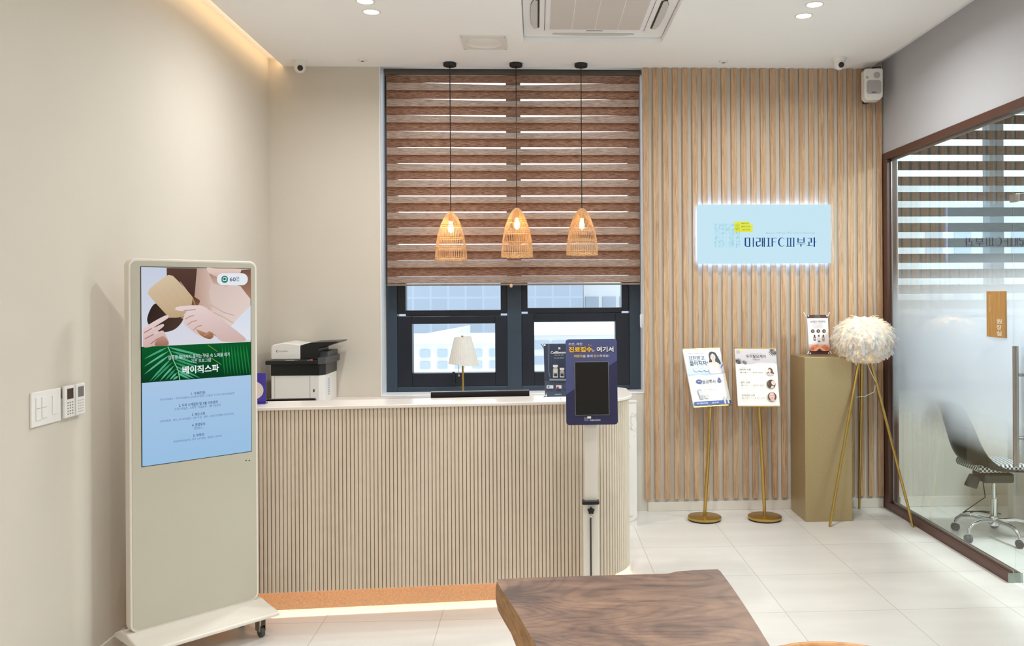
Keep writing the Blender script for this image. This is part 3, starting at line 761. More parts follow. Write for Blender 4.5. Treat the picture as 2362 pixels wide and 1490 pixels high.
# dark mini banner on the ledge
bpsi, bth = math.radians(6), math.radians(12)
xb_c = P(1306, 915, Y=4.86)
O = Vector((P(1308, 912, Y=4.88).x, 4.88, 1.108)); Mb = frame_m(O+Vector((0, 0, .012)), bpsi, bth)
mp = plane_map(Mb, (1250, 780, 1320, 920), (745, 1490))
tl, br = mp(120, 125), mp(78, 1430); bw, bh = .20, tl[1]-br[1]; u0 = min(tl[0], br[0])
xb = thing('tabletop_banner', 'dark navy mini banner picturing two vials on the counter behind the tablet stand', 'banner', O, 0)
loc = Matrix.Translation((0, 0, .012)) @ Matrix.Rotation(bpsi, 4, 'Z') @ Matrix.Rotation(-bth, 4, 'X')
sh_ = M().box(u0, u0+bw, 0, .0008, 0, bh).build('banner_sheet', m_sheetback, xb, local=loc)
R_ = lambda px_: mp(px_, 800)[0]
A = Art(mp)
uu = lambda u: u
class _id: pass
A2 = Art(lambda a, b: (a, b)); A2.k = 0
A2.rect(u0, 0, u0+bw, bh, (58, 70, 90)); A2.rect(u0, bh*.30, u0+bw, bh, (40, 50, 72)); A2.rect(u0, 0, u0+bw, bh*.3, (66, 78, 96))
for i in range(16): A2.rect(u0+.02+.0105*i, bh*.35, u0+.0245+.0105*i, bh*.99, (52, 64, 88))
A.k = A2.k
A.line([(172, 150), (165, 800), (195, 960)], 14, (120, 130, 148))
A.text('CellExosome', 452, 352, 480, 62, (238, 240, 242), .02)
A.rect(395, 225, 450, 280, (200, 206, 210))
A.text('TONE  SKIN  HAIR', 415, 418, 230, 26, (206, 212, 220)); A.text('DUAL CARE  AMPOULE', 415, 490, 240, 26, (190, 198, 206))
for cx_, top_, w_ in ((328, 660, 60), (488, 730, 55)):
    A.rr(cx_-w_, top_, cx_+w_, top_+58, 10, (216, 214, 208)); A.rr(cx_-w_*.7, top_+58, cx_+w_*.7, top_+90, 6, (170, 172, 176))
    A.rr(cx_-w_, top_+85, cx_+w_, 968, 18, (176, 174, 168)); A.rect(cx_-w_*.6, 870, cx_+w_*.7, 945, (60, 56, 60)); A.rect(cx_-w_, 945, cx_+w_, 968, (222, 222, 222))
    A.rr(cx_-w_*.8, top_+110, cx_+w_*.8, 850, 10, (208, 204, 190))
A.rr(178, 1000, 640, 1030, 12, (150, 154, 160)); A.rr(178, 1036, 640, 1052, 8, (120, 128, 140))
A.rr(110, 1160, 275, 1240, 8, (214, 218, 226)); A.rect(140, 1180, 180, 1222, (90, 100, 150)); A.rr(345, 1160, 475, 1240, 8, (226, 222, 222)); A.ell(385, 1220, 30, 30, (170, 50, 80))
A.rect(552, 1180, 585, 1230, (66, 84, 150)); A.text('MEDI', 392, 1385, 150, 26, (214, 226, 236))
A2.v += A.v; nb = len(A2.c); A2.f += [tuple(nb+i for i in f) for f in A.f]; A2.c += A.c
A2.build('banner_print', m_ink, sh_)
def clips(u0, u1, v0, v1, mat, par):
    for u in (u0, u1):
        for q in (v0, v1):
            k_ = M(); k_.T = Matrix.Rotation(PI/2, 4, 'X'); k_.lathe([(.0055, -.002), (.0055, .005)], 10, (u, q, 0)); k_.build('corner_clip', mat, par)
clips(u0+.006, u0+bw-.006, .008, bh-.008, m_chrome, sh_)
rd = rods(xb, bw, bh*.98, m_steel, .012, .014); rd.matrix_basis = Matrix.Translation((u0+bw/2, 0, .006)) @ Matrix.Rotation(bpsi, 4, 'Z') @ Matrix.Rotation(-bth*.9, 4, 'X')

# purple leaflet stand half hidden by the kiosk
pp = thing('leaflet_stand', 'purple card stand with a cream circle on the counter beside the kiosk', 'card stand', (P(560, 930, Y=4.80).x, 4.80, 1.108))
wv_ = P(613, 900, Y=4.80).x - pp.location.x
M().box(-.12, wv_, 0, .006, .004, .168).build('card', paint('violet_card', (70, 56, 160), .45), pp)
ar = Art(lambda a, b: (a, b)); ar.ell(wv_-.068, .074, .056, .05, (226, 214, 206)); ar.build('printed_circle', m_ink, pp)
M().box(-.12, wv_+.002, -.02, .03, 0, .005).build('foot', paint('violet_foot', (60, 48, 150), .4), pp)

# ------------------------------------------------------------------ tablet stand
ts = thing('tablet_stand', 'tablet stand with a navy rounded board on a flat white post before the counter', 'tablet stand', (P(1363, 1000, Y=4.58).x, 4.58, 0))
TX = ts.location.x
lx = lambda px_, Y=4.58: P(px_, 1100, Y=Y).x - TX
M().prism(rrect(-.17, .17, -.15, .13, .02), 0, .012, 'z').build('floor_plate', m_whitemat, ts, bevel=.002)
zc_ = P(1362, 1158, Y=4.58).z
M().prism(rrect(lx(1344), lx(1380), -.012, .018, .004), .012, zc_+.004, 'z').build('outer_post', m_whitemat, ts, smooth=30)
M().prism(rrect(lx(1348), lx(1378), -.004, .012, .003), zc_+.004, 1.15, 'z').build('inner_post', m_whitemat, ts, smooth=30)
M().prism(rrect(lx(1343)-.002, lx(1381)+.002, -.022, .024, .008), zc_-.010, zc_+.010, 'z').build('clamp_collar', m_black, ts, smooth=30, bevel=.003)
kn = M(); kn.T = Matrix.Translation((lx(1362), -.028, zc_-.038)) @ Matrix.Rotation(PI/2, 4, 'X')
star = []
for i in range(10): r_ = .021 if i % 2 == 0 else .014; star.append((r_*math.sin(PI*i/5), r_*math.cos(PI*i/5)))
kn.prism(star, -.008, .012, 'z'); kn.build('clamp_knob', m_black, ts, bevel=.002)
cd = M().tube([(lx(1361.5), -.030, zc_-.065), (lx(1361.5), -.018, zc_-.09), (lx(1361.5), -.018, .10), (lx(1361.5), -.02, .013)], .004, 8); cd.build('strap', m_black, ts, smooth=60)
M().ball((lx(1361.5), -.030, zc_-.066), (.006, .006, .009), 10, 8).build('strap_ring', m_chrome, ts, smooth=60)
O = Vector((TX, 4.555, 1.0)); Mt = frame_m(O, math.radians(2), math.radians(4))
loc = Matrix.Translation((0, -.025, 1.0)) @ Matrix.Rotation(math.radians(2), 4, 'Z') @ Matrix.Rotation(-math.radians(4), 4, 'X')
mp = plane_map(Mt, (1290, 770, 1440, 1000), (972, 1490))
a_, b_ = mp(95, 75), mp(870, 1360)
bx0, bx1, bz0, bz1 = (mp(92, 75)[0]+mp(108, 1355)[0])/2, (mp(860, 75)[0]+mp(876, 1355)[0])/2, mp(480, 1360)[1], mp(480, 78)[1]
bd = M().prism(rrect(bx0, bx1, bz0, bz1, .017, 8), 0, .006, 'y').build('sign_board', m_navy, ts, local=loc, smooth=30)
A = Art(mp)
# darker lower diagonal field
A3 = Art(lambda a, b: (a, b)); W_ = bx1-bx0; Hh = bz1-bz0
A3.poly([(bx0, bz0+.016), (bx0+.005, bz0+.005), (bx0+.016, bz0), (bx1-.016, bz0), (bx1-.005, bz0+.005), (bx1, bz0+.016), (bx1, bz0+Hh*.745), (bx0, bz0+Hh*.355)], (42, 44, 84))
A.k = 1
A.text('초진, 재진', 240, 153, 205, 40, (222, 224, 234), .012)
A.text('진료접수', 318, 238, 360, 88, (120, 84, 40), .06); A.text('진료접수', 314, 233, 348, 82, (246, 196, 60), .03)
A.text('는', 508, 250, 44, 40, (214, 216, 230), .01)
A.text('여기서', 688, 236, 262, 88, (40, 40, 78), .06); A.text('여기서', 684, 231, 252, 82, (248, 246, 242), .03)
A.text('태블릿', 285, 332, 130, 42, (240, 196, 90), .012); A.text('을 통해', 425, 332, 145, 42, (230, 232, 240), .008)
A.text('접수', 555, 330, 86, 42, (240, 196, 90), .012); A.text('하세요!', 673, 328, 142, 42, (230, 232, 240), .008)
for s0, s1 in (((432, 152), (442, 172)), ((462, 176), (452, 164)), ((486, 184), (472, 178))): A.line([s0, s1], 7, (240, 180, 110))
for i in range(7):
    for j in range(6): A.rect(372+i*9, 1245+j*10, 377+i*9, 1251+j*10, (176, 178, 200))
A.rr(415, 1230, 472, 1262, 8, (240, 240, 236)); A.text('미래IFC피부과', 532, 1288, 160, 26, (226, 226, 236), .02)
A3.v += A.v; nb = len(A3.c); A3.f += [tuple(nb+i for i in f) for f in A.f]; A3.c += A.c
A3.build('board_print', m_ink, bd)
sx0_, sx1_, sz0_, sz1_ = mp(240, 800)[0], mp(734, 800)[0], mp(490, 1208)[1], mp(490, 422)[1]
M().prism(rrect(sx0_-.003, sx1_+.003, sz0_-.003, sz1_+.003, .004), -.003, -.0001, 'y').build('tablet_bezel', paint('silver_rim', (150, 152, 156), .3, .6), bd)
M().box(sx0_, sx1_, -.0045, -.003, sz0_, sz1_).build('tablet_screen', m_screenoff, bd)

# ------------------------------------------------------------------ kiosk
KL, KR = Vector((-1.865, 4.055, 0)), Vector((-1.424, 4.490, 0))
kc = (KL+KR)/2; kw = (KR-KL).length; kpsi = math.atan2(KR.y-KL.y, KR.x-KL.x)
kk = thing('display_kiosk', 'tall white rounded digital display kiosk on casters in the left corner', 'display kiosk', kc, kpsi)
hz0, hz1 = .150, 1.872
M().prism(rrect(-kw/2, kw/2, hz0, hz1, .035, 8), 0, .055, 'y').build('housing', m_whitemat, kk, smooth=30, bevel=.004)
M().prism(rrect(-kw/2+.011, kw/2-.011, hz0+.011, hz1-.011, .028, 8), -.003, .0005, 'y').build('front_glass', paint('celadon_glass', (192, 188, 172), .12, var=.01), kk, smooth=30)
bp = M().prism([(-.18, .105), (-.18, .123), (-.06, .140), (-.004, .152), (.06, .152), (.11, .140), (.15, .123), (.15, .105)], -kw/2-.02, kw/2+.02, 'x')
bp.build('base_plate', m_whitemat, kk, bevel=.006)
def caster(x, y):
    q = M(); q.box(x-.018, x+.018, y-.018, y+.018, .098, .105); q.box(x-.017, x-.013, y-.03, y+.016, .03, .1); q.box(x+.013, x+.017, y-.03, y+.016, .03, .1)
    o = q.build('caster_fork', m_steel, kk, bevel=.001)
    r_ = M(); r_.T = Matrix.Translation((x, y-.012, .0255)) @ Matrix.Rotation(PI/2, 4, 'Y'); r_.lathe([(.016, -.012), (.0255, -.009), (.0255, .009), (.016, .012)], 18)
    r_.build('caster_wheel', paint('grey_wheel', (70, 68, 64), .5), o, smooth=40)
for x in (-kw/2+.045, kw/2-.045):
    for y in (-.098, .105): caster(x, y)
Mk = Matrix.Translation(kc) @ Matrix.Rotation(kpsi, 4, 'Z') @ Matrix.Translation((0, -.0035, 0))
mp = plane_map(Mk, (240, 570, 640, 1090), (1146, 1490))
su0 = (mp(250, 132)[0]+mp(246, 1452)[0])/2; su1 = (mp(970, 145)[0]+mp(968, 1345)[0])/2
sv1 = (mp(250, 132)[1]+mp(970, 145)[1])/2; sv0 = (mp(246, 1453)[1]+mp(968, 1346)[1])/2
dsp = M().box(su0-.003, su1+.003, -.0042, -.003, sv0-.003, sv1+.003).build('display', m_screenoff, kk)
A = Art(lambda a, b: (a, b), .0003); A.k = 3
Wd, Hd = su1-su0, sv1-sv0
fy = lambda q: sv1-q*Hd
v_leaf0 = (mp(250, 657)[1]+mp(968, 627)[1])/2; v_leaf1 = (mp(248, 897)[1]+mp(968, 845)[1])/2
A.rect(su0, sv1, su1, v_leaf0, (206, 214, 232), (224, 224, 234)); A.rect(su0, v_leaf0, su1, v_leaf1, (16, 92, 44), (12, 62, 36)); A.rect(su0, v_leaf1, su1, sv0, (176, 206, 238), (160, 200, 236))
B = Art(mp, .0003); B.k = A.k
def sm(pts, n=5):
    """smooth closed outline through the points"""
    out = []; N = len(pts)
    for i in range(N):
        p0, p1, p2, p3 = pts[i-1], pts[i], pts[(i+1) % N], pts[(i+2) % N]
        for k in range(n):
            t_ = k/n; a_ = []
            for c in (0, 1):
                a_.append(.5*(2*p1[c]+(p2[c]-p0[c])*t_+(2*p0[c]-5*p1[c]+4*p2[c]-p3[c])*t_*t_+(3*p1[c]-p0[c]-3*p2[c]+p3[c])*t_**3))
            out.append((min(max(a_[0], 251), 967), a_[1]))
    return out
def blend(pts, c0, c1, ax=(0, 1)):
    """printed shape whose ink runs from c0 to c1 along ax"""
    q = [p[0]*ax[0]+p[1]*ax[1] for p in pts]; lo, hi = min(q), max(q)
    B.poly(pts, c0, [tuple(c0[i]+(c1[i]-c0[i])*(v_-lo)/((hi-lo) or 1) for i in range(3)) for v_ in q])
BG = mp
# back hair, neck, chin and shirt of the pictured woman
blend([(412, 137), (640, 141), (616, 250), (604, 330), (560, 420), (420, 470), (340, 440), (300, 520), (415, 300)], (92, 66, 56), (58, 42, 38))
blend(sm([(340, 372), (400, 400), (500, 440), (520, 480), (470, 540), (395, 562), (330, 545), (284, 492), (300, 420)]), (54, 40, 36), (78, 58, 50), (1, .3))
blend([(612, 141), (905, 144), (900, 230), (930, 300), (966, 345), (966, 520), (880, 560), (740, 500), (640, 430), (590, 380), (600, 300)], (214, 190, 180), (236, 218, 210), (1, .6))
blend([(612, 141), (700, 141), (720, 200), (690, 300), (720, 420), (640, 420), (590, 370), (600, 280)], (188, 156, 140), (222, 196, 184), (1, 0))
blend(sm([(676, 138), (740, 140), (880, 143), (904, 150), (880, 190), (830, 206), (760, 204), (700, 180)]), (238, 212, 202), (222, 190, 178))
blend([(690, 172), (760, 205), (840, 206), (890, 182), (880, 240), (800, 262), (720, 240)], (176, 140, 122), (212, 184, 170))
for q in (((720, 430), (800, 470), (880, 520)), ((700, 380), (790, 432), (860, 452)), ((640, 300), (690, 400), (700, 440))): B.line(q, 6, (206, 176, 164))
blend([(905, 150), (966, 146), (966, 345), (930, 300), (900, 260), (870, 250)], (122, 86, 68), (176, 134, 112))
blend([(966, 385), (966, 612), (930, 612), (830, 528), (900, 450)], (222, 230, 242), (232, 236, 246))
blend(sm([(580, 325), (604, 335), (630, 356), (612, 388), (578, 384)]), (96, 62, 44), (140, 96, 66))
# brush
blend(sm([(288, 298), (312, 262), (405, 192), (438, 187), (468, 206), (572, 318), (580, 348), (572, 384), (540, 430), (500, 462), (440, 466), (418, 456), (298, 324)], 4), (222, 200, 170), (196, 168, 132), (.3, 1))
for i in range(9):
    x_ = 322+i*22; B.line([(x_, 300-i*9), (x_+60+i*3, 372-i*4), (x_+104, 430-i*4)], 3, (209, 184, 152) if i % 2 else (214, 190, 158))
blend([(500, 462), (540, 440), (600, 490), (720, 575), (716, 596), (690, 608), (610, 560)], (186, 150, 114), (160, 112, 76), (1, 1))
# hand holding the handle
blend(sm([(466, 402), (500, 391), (600, 384), (652, 392), (720, 440), (800, 500), (880, 560), (934, 614), (860, 626), (770, 620), (730, 586), (690, 556), (650, 588), (600, 570), (560, 540), (522, 505), (524, 452), (560, 428), (480, 419)]), (238, 218, 216), (214, 182, 176), (.2, 1))
blend(sm([(604, 545), (640, 556), (700, 578), (714, 592), (692, 608), (640, 588)]), (196, 150, 114), (150, 98, 66))
for q in (((520, 420), (600, 412)), ((530, 476), (560, 458), (590, 452)), ((546, 512), (575, 492), (606, 484)), ((584, 548), (612, 524), (640, 516)), ((655, 584), (700, 560), (736, 590))): B.line(q, 6, (190, 150, 142))
# second hand at the lower left
blend(sm([(251, 548), (300, 505), (400, 451), (421, 460), (405, 477), (320, 532), (378, 508), (386, 524), (320, 577), (372, 552), (394, 566), (420, 645), (330, 652), (251, 656)]), (236, 214, 212), (210, 174, 168), (.4, 1))
for q in (((258, 566), (310, 536)), ((262, 606), (320, 576)), ((300, 640), (345, 606), (376, 592))): B.line(q, 7, (176, 132, 122))
blend(sm([(348, 606), (390, 590), (418, 644), (330, 651)]), (196, 152, 136), (160, 112, 94))
# pill badge
B.rr(738, 173, 942, 252, 38, (236, 242, 250)); B.rr(768, 190, 810, 236, 18, (24, 120, 96)); B.line([(778, 200), (798, 200), (798, 222), (778, 222), (778, 206)], 5, (236, 242, 250))
B.text('60', 842, 213, 40, 28, (70, 84, 120), .015); B.text('분', 875, 208, 22, 26, (90, 104, 140)); B.text('TIME', 875, 225, 18, 6, (120, 132, 160))
# palm leaves
random.seed(3)
tlx = lambda q: 248+720*q
def leaf(p, q, w_, rgb):
    dx, dy = q[0]-p[0], q[1]-p[1]; L = math.hypot(dx, dy); nx, ny = -dy/L, dx/L
    pts = [p, (p[0]+dx*.3+nx*w_, p[1]+dy*.3+ny*w_), (p[0]+dx*.7+nx*w_*.8, p[1]+dy*.7+ny*w_*.8), q, (p[0]+dx*.7-nx*w_*.5, p[1]+dy*.7-ny*w_*.5), (p[0]+dx*.3-nx*w_*.7, p[1]+dy*.3-ny*w_*.7)]
    B.poly(pts, rgb); B.k -= 1
for i in range(9): leaf((770+i*20, 640), (790+i*21, 852), 6, (28, 128, 62))
B.k += 1
stem = [(412, 657), (432, 700), (455, 760), (480, 810), (492, 880)]
ends_l = [(254, 740), (254, 790), (254, 842), (292, 888), (312, 888), (360, 884), (395, 880), (425, 878), (446, 876)]
for i, e in enumerate(ends_l):
    y = 660+i*24; x = 412+(y-657)*.36; leaf((x, y), e, 8, random.choice([(78, 170, 128), (60, 150, 104), (96, 184, 146)]))
B.k += 1
ends_r = [(652, 718), (640, 745), (610, 770), (640, 800), (650, 835), (630, 866), (590, 868), (560, 870)]
for i, e in enumerate(ends_r):
    y = 660+i*24; x = 412+(y-657)*.36; leaf((x, y), e, 9, random.choice([(88, 178, 138), (60, 150, 104), (70, 160, 116)]))
B.k += 1
B.line(stem, 6, (140, 206, 160)); B.line([(640, 700), (720, 745), (765, 775)], 4, (120, 170, 90)); B.line([(675, 645), (740, 690)], 4, (110, 160, 80))
B.text('샴푸로 떨어지지 못하는 모공 속 노폐물 제거', 622, 718, 404, 27, (222, 236, 240), .004)
B.text('기본 프로그램', 630, 748, 130, 24, (214, 230, 236), .004)
B.text('베이직스파', 630, 804, 240, 52, (250, 252, 255), .022)
DK = (56, 74, 128); LT = (84, 104, 150)
for y, s_, w_ in ((963, '1. 두피진단', 92), (1033, '2. 두피 스케일링 및 Y볼 이온관리', 256), (1101, '3. 헤드스파', 88), (1170, '4. 영양토닉', 86), (1239, '5. 마무리', 70)): B.text(s_, 614, y, w_, 21, DK, .014)
for y, s_, w_ in ((986, '두피상태체크 - 두피 타입분석 (고민파악상담) - 사용감 가이드와 컬러사용설명', 490), (1055, '두피스케일링 - 스티머 - 버블샴푸 - Y볼 이온관리', 304),
                  (1124, '아로마호흡 - 헤드스파 워터릴링 - 쿼터쿠션 - 샴푸 - (심층크린백실 트리트먼트)', 490), (1193, '영양토닉', 54), (1264, '센딩테라피(솔무근, 경추 스트레칭) - 열마루 스마이트', 320)): B.text(s_, 610, y, w_, 17, LT)
A.v += B.v; nb = len(A.c); A.f += [tuple(nb+i for i in f) for f in B.f]; A.c += B.c
A.build('screen_image', m_kink, dsp, Matrix.Translation((0, -.0040, 0)))
se = M()
for px_ in (939, 960):
    u, v_ = mp(px_, 1410); se.ball((u, -.003, v_), .0035, 8, 6)
se.build('sensor_eyes', m_black, kk)

# ------------------------------------------------------------------ sign on the slats
SY = YB-.024-.055
p0, p1 = P(1609, 472, Y=SY), P(1917, 607, Y=SY)
sg = thing('illuminated_sign', 'pale blue lit wall sign box with the clinic name mounted on the oak slats', 'sign', ((p0.x+p1.x)/2, SY, p1.z))
sw, shh = p1.x-p0.x, p0.z-p1.z
M().box(-sw/2, sw/2, .002, .030, 0, shh).build('sign_box', emis('sign_side_glow', (190, 222, 255), .95), sg, bevel=.002)
M().box(-sw/2+.012, sw/2-.012, .030, .033, .012, shh-.012).build('back_light', emis('sign_back_glow', (150, 192, 255), 17), sg)
for u in (-sw/2+.06, sw/2-.06):
    for v_ in (.06, shh-.06): M().box(u-.006, u+.006, .033, .055, v_-.006, v_+.006).build('standoff', m_steel, sg)
Ms = Matrix.Translation(sg.location); mp = plane_map(Ms, (1560, 430, 1960, 650), (2362, 1299))
A = Art(lambda a, b: (a, b)); A.rect(-sw/2, 0, sw/2, shh, (204, 236, 250)); 
B = Art(mp); B.k = 2
random.seed(5)
for i in range(18):
    for j in range(18):
        x = 530+i*19.3; y = 515+j*18.2
        if x > 785 and y < 640: col = (150, 178, 60)
        else: col = (132, 208, 222)
        d_ = random.choice([2.6, 3.2, 4.2, 5.0, 6.4]) if not (7 <= i <= 9 and j > 5 or 3 <= i <= 4 and 3 < j < 12 or i == 14 and j > 9) else 2.4
        B.rect(x-d_, y-d_, x+d_, y+d_, col); B.k -= 1
B.k += 1
Y_ = Art(mp); Y_.k = 1
Y_.poly([(800, 480), (995, 478), (1003, 486), (1003, 520), (1032, 520), (1042, 530), (1042, 614), (1034, 622), (800, 622), (790, 612), (790, 490)], (232, 238, 84))
B.text('MIRAE', 938, 503, 100, 20, (150, 160, 50), .012); B.text('MEDICAL', 952, 546, 130, 20, (150, 160, 50), .012); B.text('CENTER', 946, 590, 118, 20, (150, 160, 50), .012)
B.text('Busan Mirae IFC Dermatology', 1556, 636, 668, 36, (146, 212, 226), 0)
NV = (26, 74, 140)
def R4(*r): B.rect(*r, NV); B.k -= 1
# tall two-weight lettering, thick uprights and hair-thin bars
R4(930, 698, 950, 806); R4(988, 698, 1006, 822); R4(930, 698, 1006, 706); B.poly([(930, 806), (950, 800), (960, 814), (1000, 812), (1000, 822), (948, 822)], NV); R4(1040, 696, 1055, 824)
R4(1082, 700, 1146, 708); R4(1130, 700, 1148, 752); R4(1082, 748, 1146, 756); R4(1082, 752, 1100, 806); B.poly([(1082, 806), (1100, 800), (1112, 810), (1148, 790), (1152, 798), (1120, 822), (1098, 822)], NV); R4(1164, 698, 1180, 822); R4(1190, 696, 1205, 824); R4(1176, 752, 1192, 760)
R4(1228, 700, 1282, 707); R4(1228, 812, 1282, 820); R4(1246, 700, 1264, 820)
R4(1296, 700, 1314, 820); R4(1296, 700, 1370, 707); R4(1312, 752, 1358, 759)
import math as _m
def arc(cx, cy, ro, rix, riy, a0, a1, n=22):
    o_ = [(cx+ro[0]*_m.cos(_m.radians(a0+(a1-a0)*i/n)), cy+ro[1]*_m.sin(_m.radians(a0+(a1-a0)*i/n))) for i in range(n+1)]
    i_ = [(cx+6+rix*_m.cos(_m.radians(a1-(a1-a0)*i/n)), cy+riy*_m.sin(_m.radians(a1-(a1-a0)*i/n))) for i in range(n+1)]
    B.poly(o_+i_, NV)
arc(1434, 758, (50, 63), 36, 56, 40, 320)
R4(1494, 700, 1580, 707); R4(1494, 812, 1580, 820); R4(1508, 706, 1524, 814); R4(1548, 706, 1564, 814); R4(1590, 696, 1607, 824)
R4(1648, 700, 1664, 766); R4(1730, 694, 1746, 766); R4(1662, 724, 1732, 731); R4(1648, 758, 1746, 766); R4(1634, 780, 1758, 787); R4(1688, 786, 1704, 820)
R4(1786, 702, 1844, 709); R4(1828, 702, 1846, 768); R4(1798, 752, 1814, 806); R4(1776, 804, 1858, 812); R4(1868, 694, 1888, 824); R4(1886, 752, 1908, 760)
B.k += 2
for X_ in (Y_, B):
    nb = len(A.c); A.v += X_.v; A.f += [tuple(nb+i for i in f) for f in X_.f]; A.c += X_.c
A.build('sign_face', m_sink, sg)

# ------------------------------------------------------------------ ceiling fixtures
ac = thing('air_conditioner', 'white ceiling cassette air conditioner with a grey grille sunk in the ceiling', 'air conditioner', ((AX0+AX1)/2, (AY0+AY1)/2, H+.040))
hx = (AX1-AX0)/2-.006; hy_ = (AY1-AY0)/2-.006
m_acw = paint('cassette_white', (246, 246, 250), .4, var=.01)
M().prism(rrect(-hx, hx, -hy_, hy_, .03), -.004, .015, 'z').build('panel', m_acw, ac, smooth=30, bevel=.004)
g0 = .335
M().box(-g0, g0, -g0, g0, -.010, -.004).build('grille_frame', m_acw, ac, bevel=.003)
tg = NT('grey_mesh_grille'); bg = tg.bsdf(.6); ckk = tg.n('ShaderNodeTexChecker'); ckk.inputs['Scale'].default_value = 260
ckk.inputs[1].default_value = (*lin((196, 188, 184)), 1); ckk.inputs[2].default_value = (*lin((228, 222, 218)), 1); tg.l(tg.coords(), ckk.inputs[0]); tg.l(ckk.outputs[0], bg.inputs['Base Color'])
M().box(-g0+.03, g0-.03, -g0+.03, g0-.045, -.0125, -.010).build('intake_mesh', tg.m, ac)
rb_ = M()
for k in (-1, 0, 1): rb_.box(k*.155-.002, k*.155+.002, -g0+.03, g0-.045, -.015, -.0125)
rb_.build('grille_ribs', m_acw, ac)
M().box(-.055, .055, g0-.020, g0-.012, -.0115, -.0100).build('latch_slot', m_black, ac)
gl_ = M()
for s_ in (-1, 1):
    gl_.box(s_*(g0+.004), s_*(g0+.007), -g0, g0, -.0052, -.004); gl_.box(-g0, g0, s_*(g0+.004), s_*(g0+.007), -.0052, -.004)
gl_.build('panel_gap', m_dark, ac)
for k in range(4):
    T_ = Matrix.Rotation(k*PI/2, 4, 'Z')
    sl_ = M(); sl_.T = T_; sl_.prism([(.375, -.27), (.392, -.29), (.412, -.29), (.43, -.20), (.436, 0), (.43, .20), (.412, .29), (.392, .29), (.375, .27)], -.006, -.004, 'z')
    so2 = sl_.build('outlet', m_black if k % 2 == 0 else m_acw, ac)
    fp = M(); fp.T = T_; fp.prism([(.387, -.270), (.41, -.285), (.4285, -.20), (.4345, 0), (.4285, .20), (.41, .285), (.387, .270)], -.012, -.0065, 'z')
    fp.build('louver', paint('louver_grey', (206, 208, 206), .4), so2, bevel=.003)

vp = [P(1056, 77, Z=H), P(1163, 77, Z=H), P(1163, 108, Z=H)]
cl_ = thing('ceiling_light', 'unlit round recessed lamp in a square white ceiling plate', 'ceiling light', (-.352, 6.065, H))
sq = M(); NN = 40
ri = .127
ov = [(max(-.158, min(.158, .30*math.cos(2*PI*i/NN))), max(-.158, min(.158, .30*math.sin(2*PI*i/NN)))) for i in range(NN)]
# square plate with a round hole
sqp = []
for i in range(NN):
    a = 2*PI*i/NN; m_ = max(abs(math.cos(a)), abs(math.sin(a))); sqp.append((.158*math.cos(a)/m_, .158*math.sin(a)/m_))
vs = [(x, y, -.012) for x, y in sqp] + [(ri*math.cos(2*PI*i/NN), ri*math.sin(2*PI*i/NN), -.013) for i in range(NN)] + [(x*1.004, y*1.004, 0) for x, y in sqp] + [(.108*math.cos(2*PI*i/NN), .108*math.sin(2*PI*i/NN), -.001) for i in range(NN)]
fs = []
for i in range(NN):
    j = (i+1) % NN; fs += [(i, j, NN+j, NN+i), (i, j, 2*NN+j, 2*NN+i), (NN+i, NN+j, 3*NN+j, 3*NN+i)]
sq.add(vs, fs); sq.build('plate', m_white, cl_, smooth=25)
M().lathe([(.108, -.0015), (.09, -.004), (.02, -.006)], 32).build('diffuser', paint('opal_diffuser', (238, 238, 236), .5), cl_, smooth=60)
scw = M()
for sx in (-1, 1):
    for sy in (-1, 1): scw.cyl(sx*.145, sy*.145, -.0135, -.004, .004, 8)
scw.build('screws', m_dark, cl_)

m_lens = emis('downlight_lens', (255, 236, 205), 16)
LBL = [(-1.014, 5.445, 'lit recessed downlight of the left ceiling pair, the one nearer the window'), (-1.014, 5.250, 'lit recessed downlight of the left ceiling pair, cut by the top of the picture'),
       (1.713, 5.455, 'lit recessed downlight of the right ceiling pair, the one nearer the slats'), (1.713, 5.240, 'lit recessed downlight of the right ceiling pair, touching the top of the picture')]
d0 = thing('downlight', LBL[0][2], 'downlight', (LBL[0][0], LBL[0][1], H), group='recessed ceiling downlights')
M().lathe([(.046, -.0015), (.050, -.005), (.056, -.004), (.058, 0)], 32, cap=False).build('trim_ring', m_white, d0, smooth=60)
M().lathe([(.046, -.0015), (.001, -.0014)], 32).build('lens', m_lens, d0)
def dl_light(x, y, e=1.0):
    o = light('downlight_beam', 'AREA', (0, 0, -.008), DOWN_W*e, DOWN_COL, None, shape='DISK', size=.09, spread=math.radians(165)); return o
lamps = [(d0, 1.0)]
for x, y, lb in LBL[1:]: lamps.append((dup(d0, (x, y, H), 0, lb), 1.0))
for x, y in ((.35, 4.0), (.35, 1.8), (.35, -.4), (1.6, -1.2)):  # extra downlights outside the view, added for overall brightness
    lamps.append((dup(d0, (x, y, H), 0, 'added downlight in the ceiling out of view, brightening the room'), 2.0))
for r, e in lamps:
    o = dl_light(0, 0, e); o.parent = r

